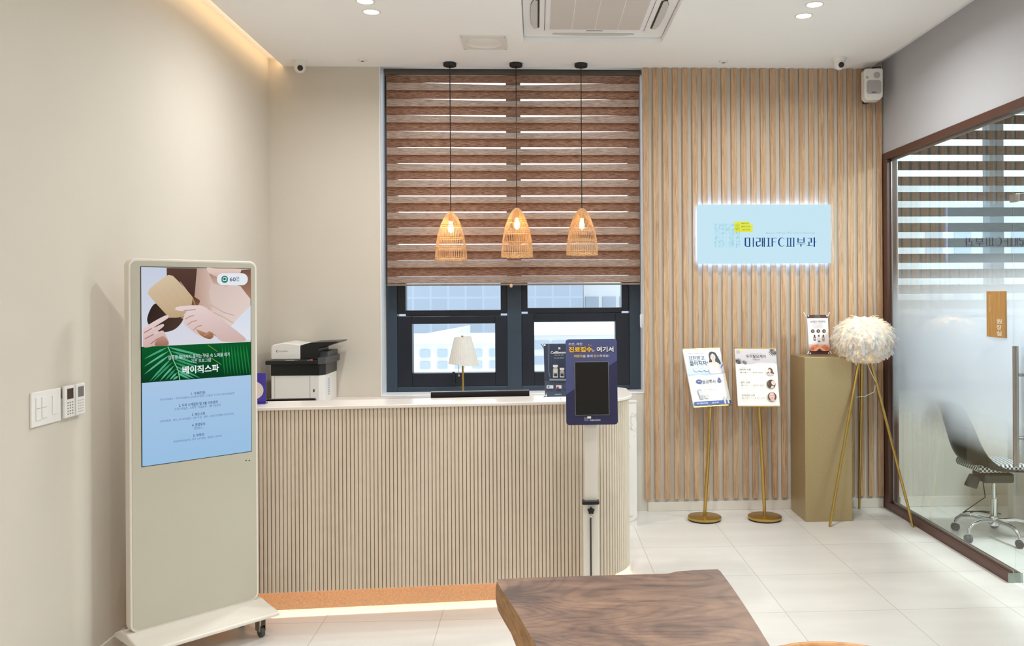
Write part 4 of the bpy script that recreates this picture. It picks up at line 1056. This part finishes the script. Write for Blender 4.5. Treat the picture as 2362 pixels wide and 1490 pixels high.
for y, lb in ((2.5, 'added globe lamp out of view over the end of the slab table'), (.6, 'added globe lamp out of view over the near side of the slab table')):  # unseen globes added to lift the ceiling and room light
    o = thing('added_globe_lamp', lb, 'pendant lamp', (.35, y, H), group='added unseen globe lamps')
    M().lathe([(.05, 0), (.05, -.02), (.006, -.024)], 24).build('canopy', m_white, o, smooth=40)
    M().tube([(0, 0, -.02), (0, 0, -.46)], .003, 6).build('cord', m_white, o)
    M().ball((0, 0, -.60), .14, 24, 16).build('glass_globe', emis('added_globe_glow', (255, 246, 232), 3), o, smooth=90)
    light('added_globe_bulb', 'POINT', (0, 0, -.60), FILL_GLOBE_W, FILL_GLOBE_COL, o, shadow_soft_size=.15)
cs = M().box(-1.9415, -1.9305, YF, YB-.01, H+.020, H+.040).build('cove_light_strip', emis('warm_cove_strip', (255, 214, 160), COVE_E))
tag(cs, 'warm light strip hidden in the slot between the ceiling and the left wall', 'light strip')

# dome cameras
def camera_(label, p, aim):
    o = thing('security_camera', label, 'security camera', (p.x, p.y, H), aim)
    M().lathe([(.056, 0), (.056, -.006), (.050, -.012), (.046, -.028), (.040, -.036)], 32).build('mount', m_white, o, smooth=40)
    M().ball((0, -.004, -.050), (.041, .041, .041), 24, 16).build('eyeball', m_white, o, smooth=80)
    e = M(); e.T = Matrix.Translation((.006, -.036, -.060)) @ Matrix.Rotation(math.radians(110), 4, 'X')
    e.lathe([(.021, -.012), (.021, .004), (.018, .007), (.005, .008)], 24); e.build('lens', paint('dark_lens', (38, 30, 30), .15), o, smooth=40)
    return o
pa = P(692, 141, Z=H); camera_('white dome security camera on the ceiling near the left corner', Vector((pa.x, 6.60, 0)), .12)
pb = P(1937, 133, Z=H); camera_('white dome security camera on the ceiling above the slats', Vector((pb.x, 6.43, 0)), -.12)
for px_, py_, lb in ((836, 137.5, 'small round ceiling sprinkler left of the window'), (1669, 141, 'small round ceiling sprinkler above the lit sign')):
    p = P(px_, py_, Z=H)
    o = thing('sprinkler', lb, 'sprinkler', (p.x, p.y, H), group='ceiling sprinklers')
    M().lathe([(.036, 0), (.036, -.004), (.026, -.011)], 24).build('cover_plate', m_white, o, smooth=40)
    M().lathe([(.011, -.010), (.011, -.014), (.008, -.016)], 14).build('head', paint('sprinkler_grey', (130, 130, 132), .4), o, smooth=40)

# wall speaker
spk = thing('wall_speaker', 'small white loudspeaker on a bracket in the corner above the slats', 'loudspeaker', (2.578, 6.50, 3.165), -.10)
M().prism([(-.066, .022), (-.046, 0), (.046, 0), (.070, .024), (.072, .23), (.062, .24), (-.058, .24), (-.068, .23), (-.068, .03)], 0, .10, 'y').build('cabinet', m_white, spk, bevel=.012, seg=3)
gm = paint('grey_speaker_mesh', (178, 174, 174), .7, var=.06, vscale=300)
gr = M(); gr.prism(rrect(-.053, .057, .045, .150, .022), -.002, .001, 'y'); gr.build('woofer_grille', gm, spk)
tw = M(); tw.T = Matrix.Translation((.024, 0, .188)) @ Matrix.Rotation(PI/2, 4, 'X'); tw.lathe([(.025, -.001), (.025, .002), (.020, .003)], 24); tw.build('tweeter', gm, spk)
tw = M(); tw.T = Matrix.Translation((-.048, 0, .172)) @ Matrix.Rotation(PI/2, 4, 'X'); tw.lathe([(.010, -.001), (.010, .002)], 16); tw.build('port', gm, spk)
lb_ = Art(lambda a, b: (a, b)); lb_.rect(-.016, .062, .018, .053, (60, 52, 50)); lb_.text('INTER-M', .001, .0575, .028, -.005, (210, 206, 200)); lb_.build('badge', m_ink, spk, Matrix.Translation((0, -.002, 0)))
br_ = M().box(-.02, .02, .10, .20, .13, .16); br_.box(-.02, .02, .17, .24, .02, .275); br_.tube([(.0, .12, .24), (.03, .12, .275), (.09, .14, .285), (.11, .20, .26)], .005, 8)
br_.build('bracket', m_dark, spk)

# pendants
def pendant(px_, py_top, py_bot, label, wob, rings, first=[None]):
    Yp = 6.63
    p = P(px_, 300, Y=Yp); zt, zb_ = P(px_, py_top, Y=Yp).z, P(px_, py_bot, Y=Yp).z
    o = thing('pendant_lamp', label, 'pendant lamp', (p.x, Yp, H), wob, group='rattan pendant lamps')
    M().lathe([(.050, 0), (.050, -.020), (.046, -.026), (.006, -.027)], 28).build('canopy', m_black, o, smooth=40)
    M().tube([(0, 0, -.026), (0, 0, zt-H)], .0035, 8).build('cord', m_black, o)
    M().lathe([(.018, zt-H-.075), (.018, zt-H-.03), (.008, zt-H-.01)], 16).build('lamp_holder', m_gold, o, smooth=40)
    Hs = zt-zb_; zz = zt-H
    def rad(t_): return .012 + .106*(1-(1-t_)**2.1)**.72 if t_ < 1 else .118
    rt = M()
    NB = 44
    for i in range(NB):
        a = 2*PI*i/NB
        pts = [((rad(t_)+.001*math.sin(i*7+t_*9))*math.cos(a), (rad(t_)+.001*math.sin(i*7+t_*9))*math.sin(a), zz-Hs*t_) for t_ in [0, .06, .14, .24, .36, .5, .65, .8, .92, 1]]
        rt.tube(pts, .0021, 4)
    for t_, d_ in rings:
        for dd in (0, .013):
            r_ = rad(min(1, t_))+.002
            rt.tube([((r_+.0012*(-1)**k)*math.cos(2*PI*k/36), (r_+.0012*(-1)**k)*math.sin(2*PI*k/36), zz-Hs*t_-dd+.001*math.sin(k*1.7+dd*90)) for k in range(36)], .0028, 5, True)
    r_ = .119
    for ph in (0, 1):
        rt.tube([(r_*math.cos(2*PI*k/48), r_*math.sin(2*PI*k/48), zz-Hs+.004+.006*math.sin(k*2*PI/6+ph*PI)) for k in range(48)], .0036, 5, True)
    rt.build('basket_shade', m_rattan, o, smooth=60)
    bu = M().lathe([(.010, zz-.075), (.014, zz-.09), (.021, zz-.125), (.018, zz-.15), (.004, zz-.162)], 18)
    return o, bu, zz
m_bulb = emis('warm_bulb', (255, 200, 120), 30)
m_bulb2 = emis('dim_warm_bulb', (255, 196, 116), 12)
for px_, a_, b_, lb, e, ro, rings in ((1038.5, 488, 600, 'leftmost rattan basket pendant lamp before the blind, hanging lowest', 1.0, .0, ((.28, 0), (.52, 0), (.74, 0), (.95, 0))),
                           (1191, 480, 593, 'middle rattan basket pendant lamp before the blind', .9, .9, ((.25, 0), (.47, 0), (.70, 0), (.92, 0))),
                           (1341, 481, 588, 'rightmost rattan basket pendant lamp before the blind, glowing faintest', .3, 2.0, ((.42, 0), (.68, 0), (.92, 0)))):
    o, bu, zz = pendant(px_, a_, b_, lb, ro, rings)
    bu.build('bulb', m_bulb if e > .5 else m_bulb2, o, smooth=60)
    light('bulb_glow', 'POINT', (0, 0, zz-.13), PEND_W*e, (1.0, .62, .30), o, shadow_soft_size=.03)

# ------------------------------------------------------------------ right side: poster stands, pedestal, feather lamp
def poster_stand(label, base_px, base_py, Opx, Oy, psi, th, ro, W_, Hh_, lean):
    b0 = P(base_px, base_py, Z=0)
    st = thing('poster_stand', label, 'poster stand', (b0.x, b0.y, 0), group='brass poster stands')
    M().lathe([(.119, 0), (.119, .010)], 40).build('rubber_pad', m_rubber, st, smooth=40)
    M().lathe([(.123, .010), (.126, .013), (.126, .027), (.122, .030)], 48).build('base_disc', m_gold, st, smooth=40)
    top = P(Opx, 937, Y=Oy) - st.location
    M().tube([(0, 0, .03), (top.x*.5, top.y*.5, (top.z)*.5), (top.x, top.y+.026, top.z), (top.x, top.y+.10*math.tan(th)+.028, top.z+.10)], .0125, 14).build('pole', m_gold, st, smooth=60)
    cl = M(); cl.T = Matrix.Translation((top.x*.62, top.y*.62, top.z*.62)); cl.lathe([(.0137, -.004), (.0137, .004)], 16); cl.build('pole_joint', m_gold, st, smooth=40)
    loc = Matrix.Translation(top) @ Matrix.Rotation(psi, 4, 'Z') @ Matrix.Rotation(-th, 4, 'X') @ Matrix.Rotation(ro, 4, 'Y')
    Mw = Matrix.Translation(st.location) @ loc
    return st, loc, Mw
psi, th = math.radians(20), math.radians(21)
st, loc, Mw = poster_stand('brass poster stand nearer the counter with a steeply tilted white and blue poster', 1625, 1199, 1640, 6.43, psi, th, 0, .3, .42, 0)
mp = plane_map(Mw, (1575, 795, 1695, 945), (1192, 1490))
cs4 = [mp(25, 125), mp(888, 85), mp(1072, 1375), mp(222, 1410)]
def mean(*a): return sum(a)/len(a)
u0, u1 = mean(cs4[0][0], cs4[3][0]), mean(cs4[1][0], cs4[2][0]); v1, v0 = mean(cs4[0][1], cs4[1][1]), mean(cs4[2][1], cs4[3][1])
bo = M().box(u0, u1, .001, .009, v0, v1).build('board', m_whitemat, st, local=loc)
ed = M(); ed.box(u0-.001, u1+.001, -.002, .011, v1, v1+.007); ed.box(u0-.001, u1+.001, -.002, .011, v0-.008, v0); ed.build('edge_bars', m_gold, bo)
def grid(u0, u1, v0, v1):
    """artwork coordinates 0..1000 across and 0..1450 down the sheet"""
    return lambda a, b: (u0+(u1-u0)*a/1000, v1-(v1-v0)*b/1450)
A = Art(grid(u0, u1, v0, v1))
A.rect(0, 0, 1000, 700, (226, 228, 232), (196, 208, 224)); A.rect(0, 640, 1000, 1450, (236, 234, 230)); A.poly([(0, 640), (1000, 600), (1000, 645), (500, 690), (300, 660), (0, 690)], (180, 196, 218))
A.ell(840, 420, 60, 260, (236, 240, 244), rot=30); A.line([(990, 420), (900, 520)], 26, (84, 120, 170))
A.text('피부 나이, 지금 확인하세요', 330, 105, 400, 30, (140, 144, 156))
A.text('검진받고', 320, 225, 420, 120, (34, 40, 70), .004); A.text('젊어지자!', 350, 360, 480, 120, (30, 38, 74), .012)
A.poly([(690, 90), (760, 70), (850, 100), (900, 220), (935, 330), (940, 400), (890, 420), (830, 360), (700, 360), (620, 360), (655, 280), (660, 150)], (34, 34, 42))
A.ell(755, 205, 72, 105, (238, 208, 194)); A.poly([(715, 280), (800, 280), (805, 370), (710, 370)], (226, 190, 174)); A.ell(760, 240, 26, 10, (200, 120, 118))
A.ell(730, 190, 10, 6, (60, 44, 44)); A.ell(780, 190, 10, 6, (60, 44, 44)); A.poly([(700, 110), (760, 85), (830, 130), (840, 250), (815, 160), (760, 120), (700, 170), (680, 260), (676, 150)], (34, 34, 42))
A.poly([(560, 390), (640, 355), (720, 350), (800, 350), (880, 385), (910, 440), (900, 640), (850, 650), (600, 650), (560, 520)], (236, 204, 192))
A.poly([(632, 360), (650, 358), (690, 460), (780, 450), (820, 350), (838, 354), (850, 650), (620, 650), (600, 500)], (244, 242, 238))
for i in range(3): A.ell(250+135*i, 520, 74, 66, (150, 178, 208)); A.ell(242+135*i, 512, 68, 60, (226, 234, 242)); A.text(['탄력', '미백', '보습'][i], 242+135*i, 512, 62, 40, (120, 140, 170))
A.text('피부 속부터 차오르는 광채', 520, 745, 330, 24, (150, 150, 156)); A.text('물광주사', 520, 850, 360, 100, (44, 46, 84), .004)
A.ell(255, 835, 78, 52, (58, 66, 138)); A.poly([(290, 870), (330, 905), (262, 884)], (58, 66, 138)); A.text('촉촉', 255, 835, 80, 36, (236, 238, 246))
A.ell(800, 840, 50, 46, (58, 66, 138)); A.poly([(756, 820), (800, 745), (844, 820)], (58, 66, 138)); A.text('광채', 800, 838, 60, 30, (236, 238, 246))
for r_, y in enumerate((925, 965)):
    for c_ in range(3): A.text(['탄력 개선', '수분 공급', '잔주름 완화', '피부결 정돈', '모공 축소', '윤기 부여'][r_*3+c_], 330+180*c_, y, 110, 20, (160, 160, 164))
A.poly([(160, 1040), (260, 1030), (300, 1270), (200, 1290)], (176, 178, 184)); A.poly([(180, 1080), (265, 1070), (278, 1180), (205, 1200)], (206, 208, 212)); A.rect(330, 1180, 430, 1270, (206, 204, 202))
A.text('고농축 히알루론산 시술', 490, 1055, 330, 34, (120, 122, 130)); A.text('얼굴 전체에 고르게 수분을 채워주는 프로그램', 500, 1105, 390, 20, (168, 168, 172)); A.text('자세한 상담은 데스크에 문의', 480, 1150, 300, 20, (176, 176, 180))
A.rr(10, 1345, 985, 1440, 20, (56, 78, 150)); A.text('부산 미래IFC피부과', 220, 1392, 300, 40, (230, 236, 246), .01); A.text('상담 및 예약', 560, 1392, 190, 40, (226, 232, 244), .01)
for x_ in (800, 890): A.rr(x_, 1290, x_+46, 1435, 10, (206, 200, 196)); A.rect(x_+10, 1262, x_+36, 1292, (160, 150, 140))
A.build('poster_print', m_ink, bo)

psi, th = math.radians(4), math.radians(14)
st, loc, Mw = poster_stand('brass poster stand beside the gold pedestal with an upright cream price poster', 1764, 1198, 1752, 6.43, psi, th, math.radians(1.2), .3, .42, 0)
mp = plane_map(Mw, (1690, 795, 1805, 945), (1142, 1490))
cs4 = [mp(75, 105), mp(1015, 75), mp(1050, 1390), mp(95, 1410)]
u0, u1 = mean(cs4[0][0], cs4[3][0]), mean(cs4[1][0], cs4[2][0]); v1, v0 = mean(cs4[0][1], cs4[1][1]), mean(cs4[2][1], cs4[3][1])
bo = M().box(u0, u1, .001, .009, v0, v1).build('board', m_whitemat, st, local=loc)
ed = M(); ed.box(u0-.001, u1+.001, -.002, .011, v1, v1+.007); ed.box(u0-.001, u1+.001, -.002, .011, v0-.008, v0); ed.build('edge_bars', m_gold, bo)
A = Art(grid(u0, u1, v0, v1))
A.rect(0, 0, 1000, 1450, (238, 232, 226)); A.rect(0, 0, 1000, 400, (212, 204, 208), (200, 190, 196))
A.poly([(400, 390), (600, 350), (900, 365), (990, 385), (990, 400), (400, 400)], (220, 214, 214))
def fan(cx, cy, a0, a1, n, r0, r1, w_):
    for i in range(n):
        a = math.radians(a0+(a1-a0)*i/(n-1)); L = r1*(.75+.25*math.sin(PI*i/(n-1)))
        c_, s_ = math.cos(a), math.sin(a)
        A.poly([(cx+r0*c_, cy+r0*s_), (cx+L*.6*c_-s_*w_, cy+L*.6*s_+c_*w_), (cx+L*c_, cy+L*s_), (cx+L*.6*c_+s_*w_, cy+L*.6*s_-c_*w_)], (60, 64, 58)); A.k -= 1
    A.k += 1
fan(990, 20, 92, 178, 8, 20, 230, 12); fan(10, 395, -88, -8, 7, 20, 190, 12); fan(190, 398, -110, 0, 6, 10, 120, 9)
for i in range(7):
    for j in range(6): A.rect(40+i*12, 50+j*14, 47+i*12, 58+j*14, (176, 168, 176)); A.k -= 1
A.k += 1
A.ell(150, 55, 40, 30, (226, 220, 130))
A.text('두피탈모케어', 500, 200, 470, 92, (58, 54, 56), .002); A.text('시술안내', 500, 282, 170, 40, (110, 102, 104)); A.text('맞춤형 두피관리 프로그램', 500, 130, 260, 14, (140, 132, 136))
for k, (nm, p1_, p2_, wn) in enumerate((('베이직 스파', '정상가 100,000', '할인가 80,000원', 270), ('골드 스파', '정상가 150,000', '할인가 120,000원', 230), ('프리미엄 스파', '정상가 300,000', '할인가 250,000원', 320))):
    y = 540+k*325
    A.text('SCALP PROGRAM', 180, y-50, 150, 12, (170, 164, 160)); A.text(nm, 90+wn/2, y, wn, 46, (70, 72, 60), .004)
    A.ell(120, y+72, 12, 14, (40, 38, 38)); A.text('60분', 170, y+72, 50, 22, (120, 116, 112)); A.rr(208, y+64, 234, y+80, 6, (96, 92, 90)); A.text(p1_, 320, y+72, 140, 20, (150, 146, 142)); A.rr(408, y+64, 434, y+80, 6, (96, 92, 90)); A.text(p2_, 545, y+70, 190, 32, (110, 106, 102), .004)
    A.text('두피진단 · 스케일링 · 헤드스파 · 영양토닉', 260, y+128, 340, 16, (176, 170, 166)); A.text('마무리 드라이', 150, y+158, 120, 16, (182, 176, 172))
    cy = 590+k*318; cx_ = 820
    if k == 0:
        A.ell(cx_, cy, 100, 108, (232, 226, 222)); A.poly([(770, 520), (815, 485), (870, 520), (890, 600), (915, 640), (870, 660), (830, 620), (780, 650), (735, 640), (765, 590)], (104, 66, 50)); A.ell(800, 575, 34, 48, (236, 206, 190)); A.poly([(730, 640), (790, 625), (870, 640), (900, 670), (820, 697), (750, 670)], (206, 196, 190))
    elif k == 1:
        A.ell(cx_, cy, 104, 110, (74, 54, 46)); A.ell(870, 880, 44, 60, (232, 202, 186), rot=-20); A.poly([(790, 1015), (830, 950), (880, 960), (880, 985), (840, 1015)], (226, 192, 178)); A.poly([(730, 860), (760, 830), (770, 900), (740, 960)], (120, 84, 70))
    else:
        A.ell(cx_, cy, 104, 110, (84, 58, 52)); A.ell(815, 1215, 66, 92, (226, 184, 172)); A.ell(788, 1195, 12, 6, (70, 44, 44)); A.ell(842, 1195, 12, 6, (70, 44, 44)); A.ell(815, 1255, 22, 9, (190, 70, 76)); A.poly([(775, 1290), (860, 1285), (890, 1315), (830, 1336), (770, 1325)], (216, 176, 164))
A.build('poster_print', m_ink, bo)

# gold pedestal
pd0, pd1 = P(1857, 1203, Z=0), P(1968, 1203, Z=0)
py0_, py1_ = 6.343, 6.705
pdl = M().box(-(pd1.x-pd0.x)/2, (pd1.x-pd0.x)/2, 0, py1_-py0_, 0, 1.219).build('pedestal', m_goldbox, bevel=.0025)
pdl.location = ((pd0.x+pd1.x)/2, py0_, 0)
tag(pdl, 'tall square gold lacquered pedestal between the poster stands and the feather lamp', 'pedestal')

# small banner on the pedestal
b2 = thing('tabletop_banner', 'small brown and white mini banner standing on the gold pedestal', 'banner', (P(1888, 815, Y=6.47).x, 6.47, 1.2195))
th2 = math.radians(8); loc = Matrix.Translation((0, 0, .014)) @ Matrix.Rotation(-th2, 4, 'X'); Mw = Matrix.Translation(b2.location) @ loc
mp = plane_map(Mw, (1855, 715, 1920, 825), (880, 1490))
cs4 = [mp(105, 155), mp(748, 145), mp(778, 1380), mp(135, 1390)]
u0, u1 = mean(cs4[0][0], cs4[3][0]), mean(cs4[1][0], cs4[2][0]); v1, v0 = mean(cs4[0][1], cs4[1][1]), mean(cs4[2][1], cs4[3][1])
sh_ = M().box(u0, u1, 0, .0008, v0, v1).build('banner_sheet', m_sheetback, b2, local=loc)
A = Art(grid(u0, u1, v0, v1))
A.rect(0, 0, 1000, 1450, (226, 222, 224)); A.rect(0, 0, 1000, 125, (74, 46, 38)); A.rect(0, 1330, 1000, 1450, (66, 36, 36))
A.text('HEAD SPA', 500, 42, 230, 26, (206, 186, 160)); A.text('AROMA PROGRAM', 500, 90, 320, 22, (190, 170, 148))
A.text('브레인 테라피', 500, 250, 720, 84, (90, 80, 80), .002); A.text('Brain Therapy', 500, 335, 420, 36, (160, 150, 148))
for i, s_ in enumerate(('두피와 뇌의 피로를 풀어주는', '아로마 에센셜 오일로 완성하는', '깊은 휴식의 시간')): A.text(s_, 500, 392+i*42, 560-i*60, 28, (176, 168, 168))
for x_ in (235, 505, 780): A.ell(x_, 600, 84, 64, (70, 48, 42)); A.ell(x_, 602, 34, 26, (190, 160, 140))
for x_, c_ in ((310, (110, 66, 64)), (510, (214, 208, 206)), (725, (176, 132, 104))):
    A.rr(x_-52, 812, x_+52, 945, 14, c_); A.rect(x_-30, 785, x_+30, 815, (92, 56, 48)); A.ell(x_, 765, 32, 28, (36, 28, 28)); A.rect(x_-34, 850, x_+34, 905, (206, 190, 182))
A.rr(450, 968, 575, 992, 10, (66, 46, 44))
A.rect(0, 1080, 1000, 1330, (226, 196, 176), (120, 66, 52)); A.poly([(80, 1330), (140, 1130), (420, 1090), (560, 1200), (760, 1100), (940, 1180), (930, 1330)], (214, 126, 92))
A.poly([(200, 1330), (500, 1140), (820, 1330), (700, 1330), (520, 1230), (330, 1330)], (236, 168, 134)); A.poly([(370, 1330), (500, 1240), (620, 1330)], (70, 34, 32))
A.ell(170, 1240, 70, 60, (198, 84, 62)); A.ell(850, 1230, 80, 60, (206, 104, 76))
A.build('banner_print', m_ink, sh_)
clips(u0+.008, u1-.008, v0+.008, v1-.008, m_white, sh_)
rd = rods(b2, u1-u0, v1-v0, m_white, .012, .022); rd.matrix_basis = Matrix.Translation(((u0+u1)/2, 0, .012)) @ Matrix.Rotation(-th2, 4, 'X')

# feather floor lamp
LC = Vector((2.440, 6.38, 0))
fl = thing('floor_lamp', 'lit floor lamp with a fluffy white feather shade on thin brass tripod legs', 'floor lamp', LC)
sc_ = Vector((0, 0, 1.362))
for fx, fy_, tx, ty in ((2.116, 6.20, -.035, -.02), (2.708, 6.150, .035, -.02), (2.522, 6.70, .0, .03)):
    M().tube([(fx-LC.x, fy_-LC.y, .002), (fx-LC.x, fy_-LC.y, .010), (tx, ty, 1.23)], [.009, .0095, .0105], 12).build('leg', m_gold, fl, smooth=60)
M().lathe([(.06, 1.215), (.06, 1.228)], 24).build('leg_plate', m_gold, fl, smooth=40)
cab = M().tube([(.0, -.02, 1.22), (.03, -.05, 1.12), (.07, -.06, 1.03), (.06, -.05, .96), (.0, -.03, .925), (-.06, 0, .915)], .0025, 6)
cab.build('power_cord', m_white, fl, smooth=60)
M().ball(tuple(sc_), (.165, .165, .110), 32, 20).build('inner_globe', emis('lit_paper_globe', (255, 206, 130), LAMP_E), fl, smooth=90)
random.seed(11)
fe = M(); fe_n = 3600
for i in range(fe_n):
    zf = 1-2*(i+.5)/fe_n; a = i*2.39996+random.uniform(-.1, .1)
    r_ = math.sqrt(1-zf*zf); nrm = Vector((r_*math.cos(a), r_*math.sin(a), zf))
    base = Vector((nrm.x*.200, nrm.y*.200, nrm.z*.140))
    down = Vector((0, 0, -1)) + Vector((math.cos(a), math.sin(a), 0))*(.8 if zf > .6 else .25)
    tan_ = down if zf < -.35 else (down - nrm*down.dot(nrm))
    tan_ = (tan_.normalized()+Vector((random.uniform(-.6, .6), random.uniform(-.6, .6), random.uniform(-.35, .45)))).normalized()
    d = (tan_*.85 + nrm*random.uniform(.12, .50)*(1 if zf > -.35 else .4)).normalized()
    L = random.uniform(.045, .075); w_ = random.uniform(.008, .014)
    side = d.cross(nrm).normalized(); up = side.cross(d).normalized()
    vs = []; fs = []
    for k, (t_, ww) in enumerate(((0, .35), (.3, .95), (.65, 1.0), (.88, .7), (1, .15))):
        c_ = base + d*L*t_ - up*L*.28*t_*t_ + nrm*.004*random.random()
        for s_ in (-1, 0, 1): vs.append(tuple(sc_ + c_ + side*w_*ww*s_ + up*(-.003 if s_ else 0)))
    for k in range(4):
        for j in range(2): fs.append((3*k+j, 3*k+j+1, 3*k+j+4, 3*k+j+3))
    fe.add(vs, fs)
fe.build('feather_shade', m_feather, fl, smooth=90, fixn=False)
# ------------------------------------------------------------------ foreground table and chair
TZ = .742
tb = thing('dining_table', 'live edge figured wood slab table in the foreground', 'table', (.28, 2.05, 0))
def tp_(px_, py_): p = P(px_, py_, Z=TZ); return (p.x-.28, p.y-2.05)
back = [tp_(1148, 1336), tp_(1200, 1333), tp_(1300, 1330), tp_(1420, 1326), tp_(1540, 1323), tp_(1562, 1318), tp_(1600, 1315), tp_(1655, 1312.5)]
right = [tp_(1662, 1318), tp_(1683, 1346), tp_(1716, 1394), tp_(1748, 1444), tp_(1776, 1490)]
right += [(right[-1][0]+.004, -.2), (right[-1][0]-.01, -.55), (right[-1][0]-.02, -.95)]
left_t = [tp_(1146, 1340), tp_(1158, 1362), tp_(1172, 1382), tp_(1192, 1412), tp_(1212, 1446), tp_(1237, 1490)]
left_t += [(left_t[-1][0]+.012, .0), (left_t[-1][0]-.01, -.4), (left_t[-1][0]+.02, -.95)]
topo = back + right + list(reversed(left_t))
left_b = [(x-(.004+.0055*min(i, 5)+.004*math.sin(i*1.4)), y-.004) for i, (x, y) in enumerate(left_t)]
boto = [(x, y-.006) for x, y in back] + [(x-.008, y) for x, y in right] + list(reversed(left_b))
mido = [((a[0]+c[0])/2-(.002 if i >= len(back)+len(right) else -.003), (a[1]+c[1])/2+.003) for i, (a, c) in enumerate(zip(topo, boto))]
n_ = len(topo)
M().add([(x, y, TZ) for x, y in topo] + [(x, y, TZ-.0015) for x, y in topo], [tuple(range(n_))] + [(i, (i+1) % n_, n_+(i+1) % n_, n_+i) for i in range(n_)]).build('table_top', m_slab, tb, fixn=True)
sd = M(); sd.add([(x, y, TZ-.0012) for x, y in topo] + [(x, y, TZ-.03) for x, y in mido] + [(x, y, TZ-.062) for x, y in boto],
    [(i, (i+1) % n_, n_+(i+1) % n_, n_+i) for i in range(n_)] + [(n_+i, n_+(i+1) % n_, 2*n_+(i+1) % n_, 2*n_+i) for i in range(n_)] + [tuple(range(3*n_-1, 2*n_-1, -1))])
sd.build('live_edge', m_slabedge, tb, smooth=50)
for ly in (.62, -.62):
    lg_ = M()
    lg_.box(-.10, -.04, ly-.03, ly+.03, 0, TZ-.062); lg_.box(.20, .26, ly-.03, ly+.03, 0, TZ-.062); lg_.box(-.10, .26, ly-.03, ly+.03, 0, .04); lg_.build('trestle_leg', m_black, tb, bevel=.003)

ch = thing('armchair', 'honey coloured wooden chair back with a curved top rail beside the slab table', 'chair', (.835, 2.17, 0))
rail = []
pa, pb_ = P(1870, 1482, Z=.665), P(1775, 1490, Z=.665)
RAD = .30
ry = P(1880, 1481.0, Z=.665).y + .004 - ch.location.y
for i in range(25):
    a = math.radians(120-240*i/24)
    rail.append((RAD*math.cos(a)+(-.03), ry*math.sin(a)*1.0 if True else 0, 0.648+.006*math.cos(a)))
rail = [(-.32, rail[0][1]-.012, .644)] + [(-.22, rail[0][1]-.002, .646)] + rail + [(-.22, rail[-1][1]+.002, .646), (-.32, rail[-1][1]+.012, .644)]
M().tube(rail, [.014]+[.017]*(len(rail)-2)+[.014], 12).build('back_rail', m_chairwood, ch, smooth=60)
M().prism(rrect(-.25, .23, -.23, .23, .09, 6), .43, .455, 'z').build('seat', m_chairwood, ch, bevel=.008)
for sx, sy in ((-.2, -.2), (-.2, .2), (.18, -.18), (.18, .18)):
    M().tube([(sx*1.15, sy*1.15, .001), (sx, sy, .43)], [.013, .018], 12).build('leg', m_chairwood, ch, smooth=60)
for a in (60, 25, -25, -60, 100, -100):
    a = math.radians(a); x_, y_ = RAD*math.cos(a)-.03, ry*math.sin(a)
    M().tube([(x_*.72, y_*.72, .452), (x_, y_, .648+.006*math.cos(a))], .009, 10).build('spindle', m_chairwood, ch, smooth=60)

# ------------------------------------------------------------------ switch and remotes on the left wall
sy0, sy1 = 3.579, 3.794
sw_ = thing('light_switch', 'white double light switch plate on the left wall beside the remotes', 'light switch', (XL, (sy0+sy1)/2, 1.168))
M().box(0, .010, -(sy1-sy0)/2, (sy1-sy0)/2, 0, .142).build('plate', m_white, sw_, bevel=.003)
for y0_, y1_, z0_, z1_ in ((-.08, -.045, .025, .072), (-.08, -.045, .074, .12), (-.038, .0, .03, .072), (-.038, .0, .074, .118), (.040, .075, .035, .115)):
    q = M(); q.prism([(y0_, z0_), (y1_, z0_), (y1_, z1_), (y0_, z1_)], .010, .0135, 'x'); q.build('rocker', m_white, sw_, bevel=.002)
def remote(label, yc, scr, dots, wd):
    o = thing('remote_control', label, 'remote control', (XL, yc, 1.176), group='remote controls in wall holders')
    M().box(0, .012, -.034, .034, .0, .085).build('wall_holder', m_white, o, bevel=.003)
    M().box(.012, .026, -wd, wd, .0, .138).build('handset', m_white, o, bevel=.004)
    M().box(.026, .0268, -wd*.62, wd*.62, .080, .125).build('display', scr, o)
    b_ = M()
    for i in range(3):
        for j in range(5): b_.box(.026, .0270, wd*(-.6+.46*i), wd*(-.36+.46*i), .014+.012*j, .019+.012*j)
    b_.build('buttons', dots, o)
remote('white remote control with a dark brown display in the left wall holder', 3.838, paint('brown_lcd', (62, 46, 38), .2), paint('grey_keys', (150, 142, 136), .5), .040)
remote('white remote control with a grey display in the right wall holder', 3.925, paint('grey_lcd2', (120, 116, 110), .2), paint('pale_keys', (196, 190, 184), .5), .038)

# unseen panel lamp, added to brighten the office behind the glass
ol = thing('added_panel_light', 'added square ceiling lamp out of view, brightening the glazed office', 'ceiling light', (3.8, 4.6, H-.35))
M().box(-.3, .3, -.3, .3, -.03, 0).build('frame', m_white, ol); M().box(-.28, .28, -.28, .28, -.032, -.030).build('diffuser', emis('added_office_panel', (235, 244, 255), 4), ol)
light('office_fill_glow', 'AREA', (0, 0, -.04), OFFICE_FILL_W, (.86, .94, 1.0), ol, shape='SQUARE', size=.55)

if _tc is not None:
    c_ = _tc.data; bpy.data.objects.remove(_tc); bpy.data.curves.remove(c_); bpy.data.scenes.remove(_ts)
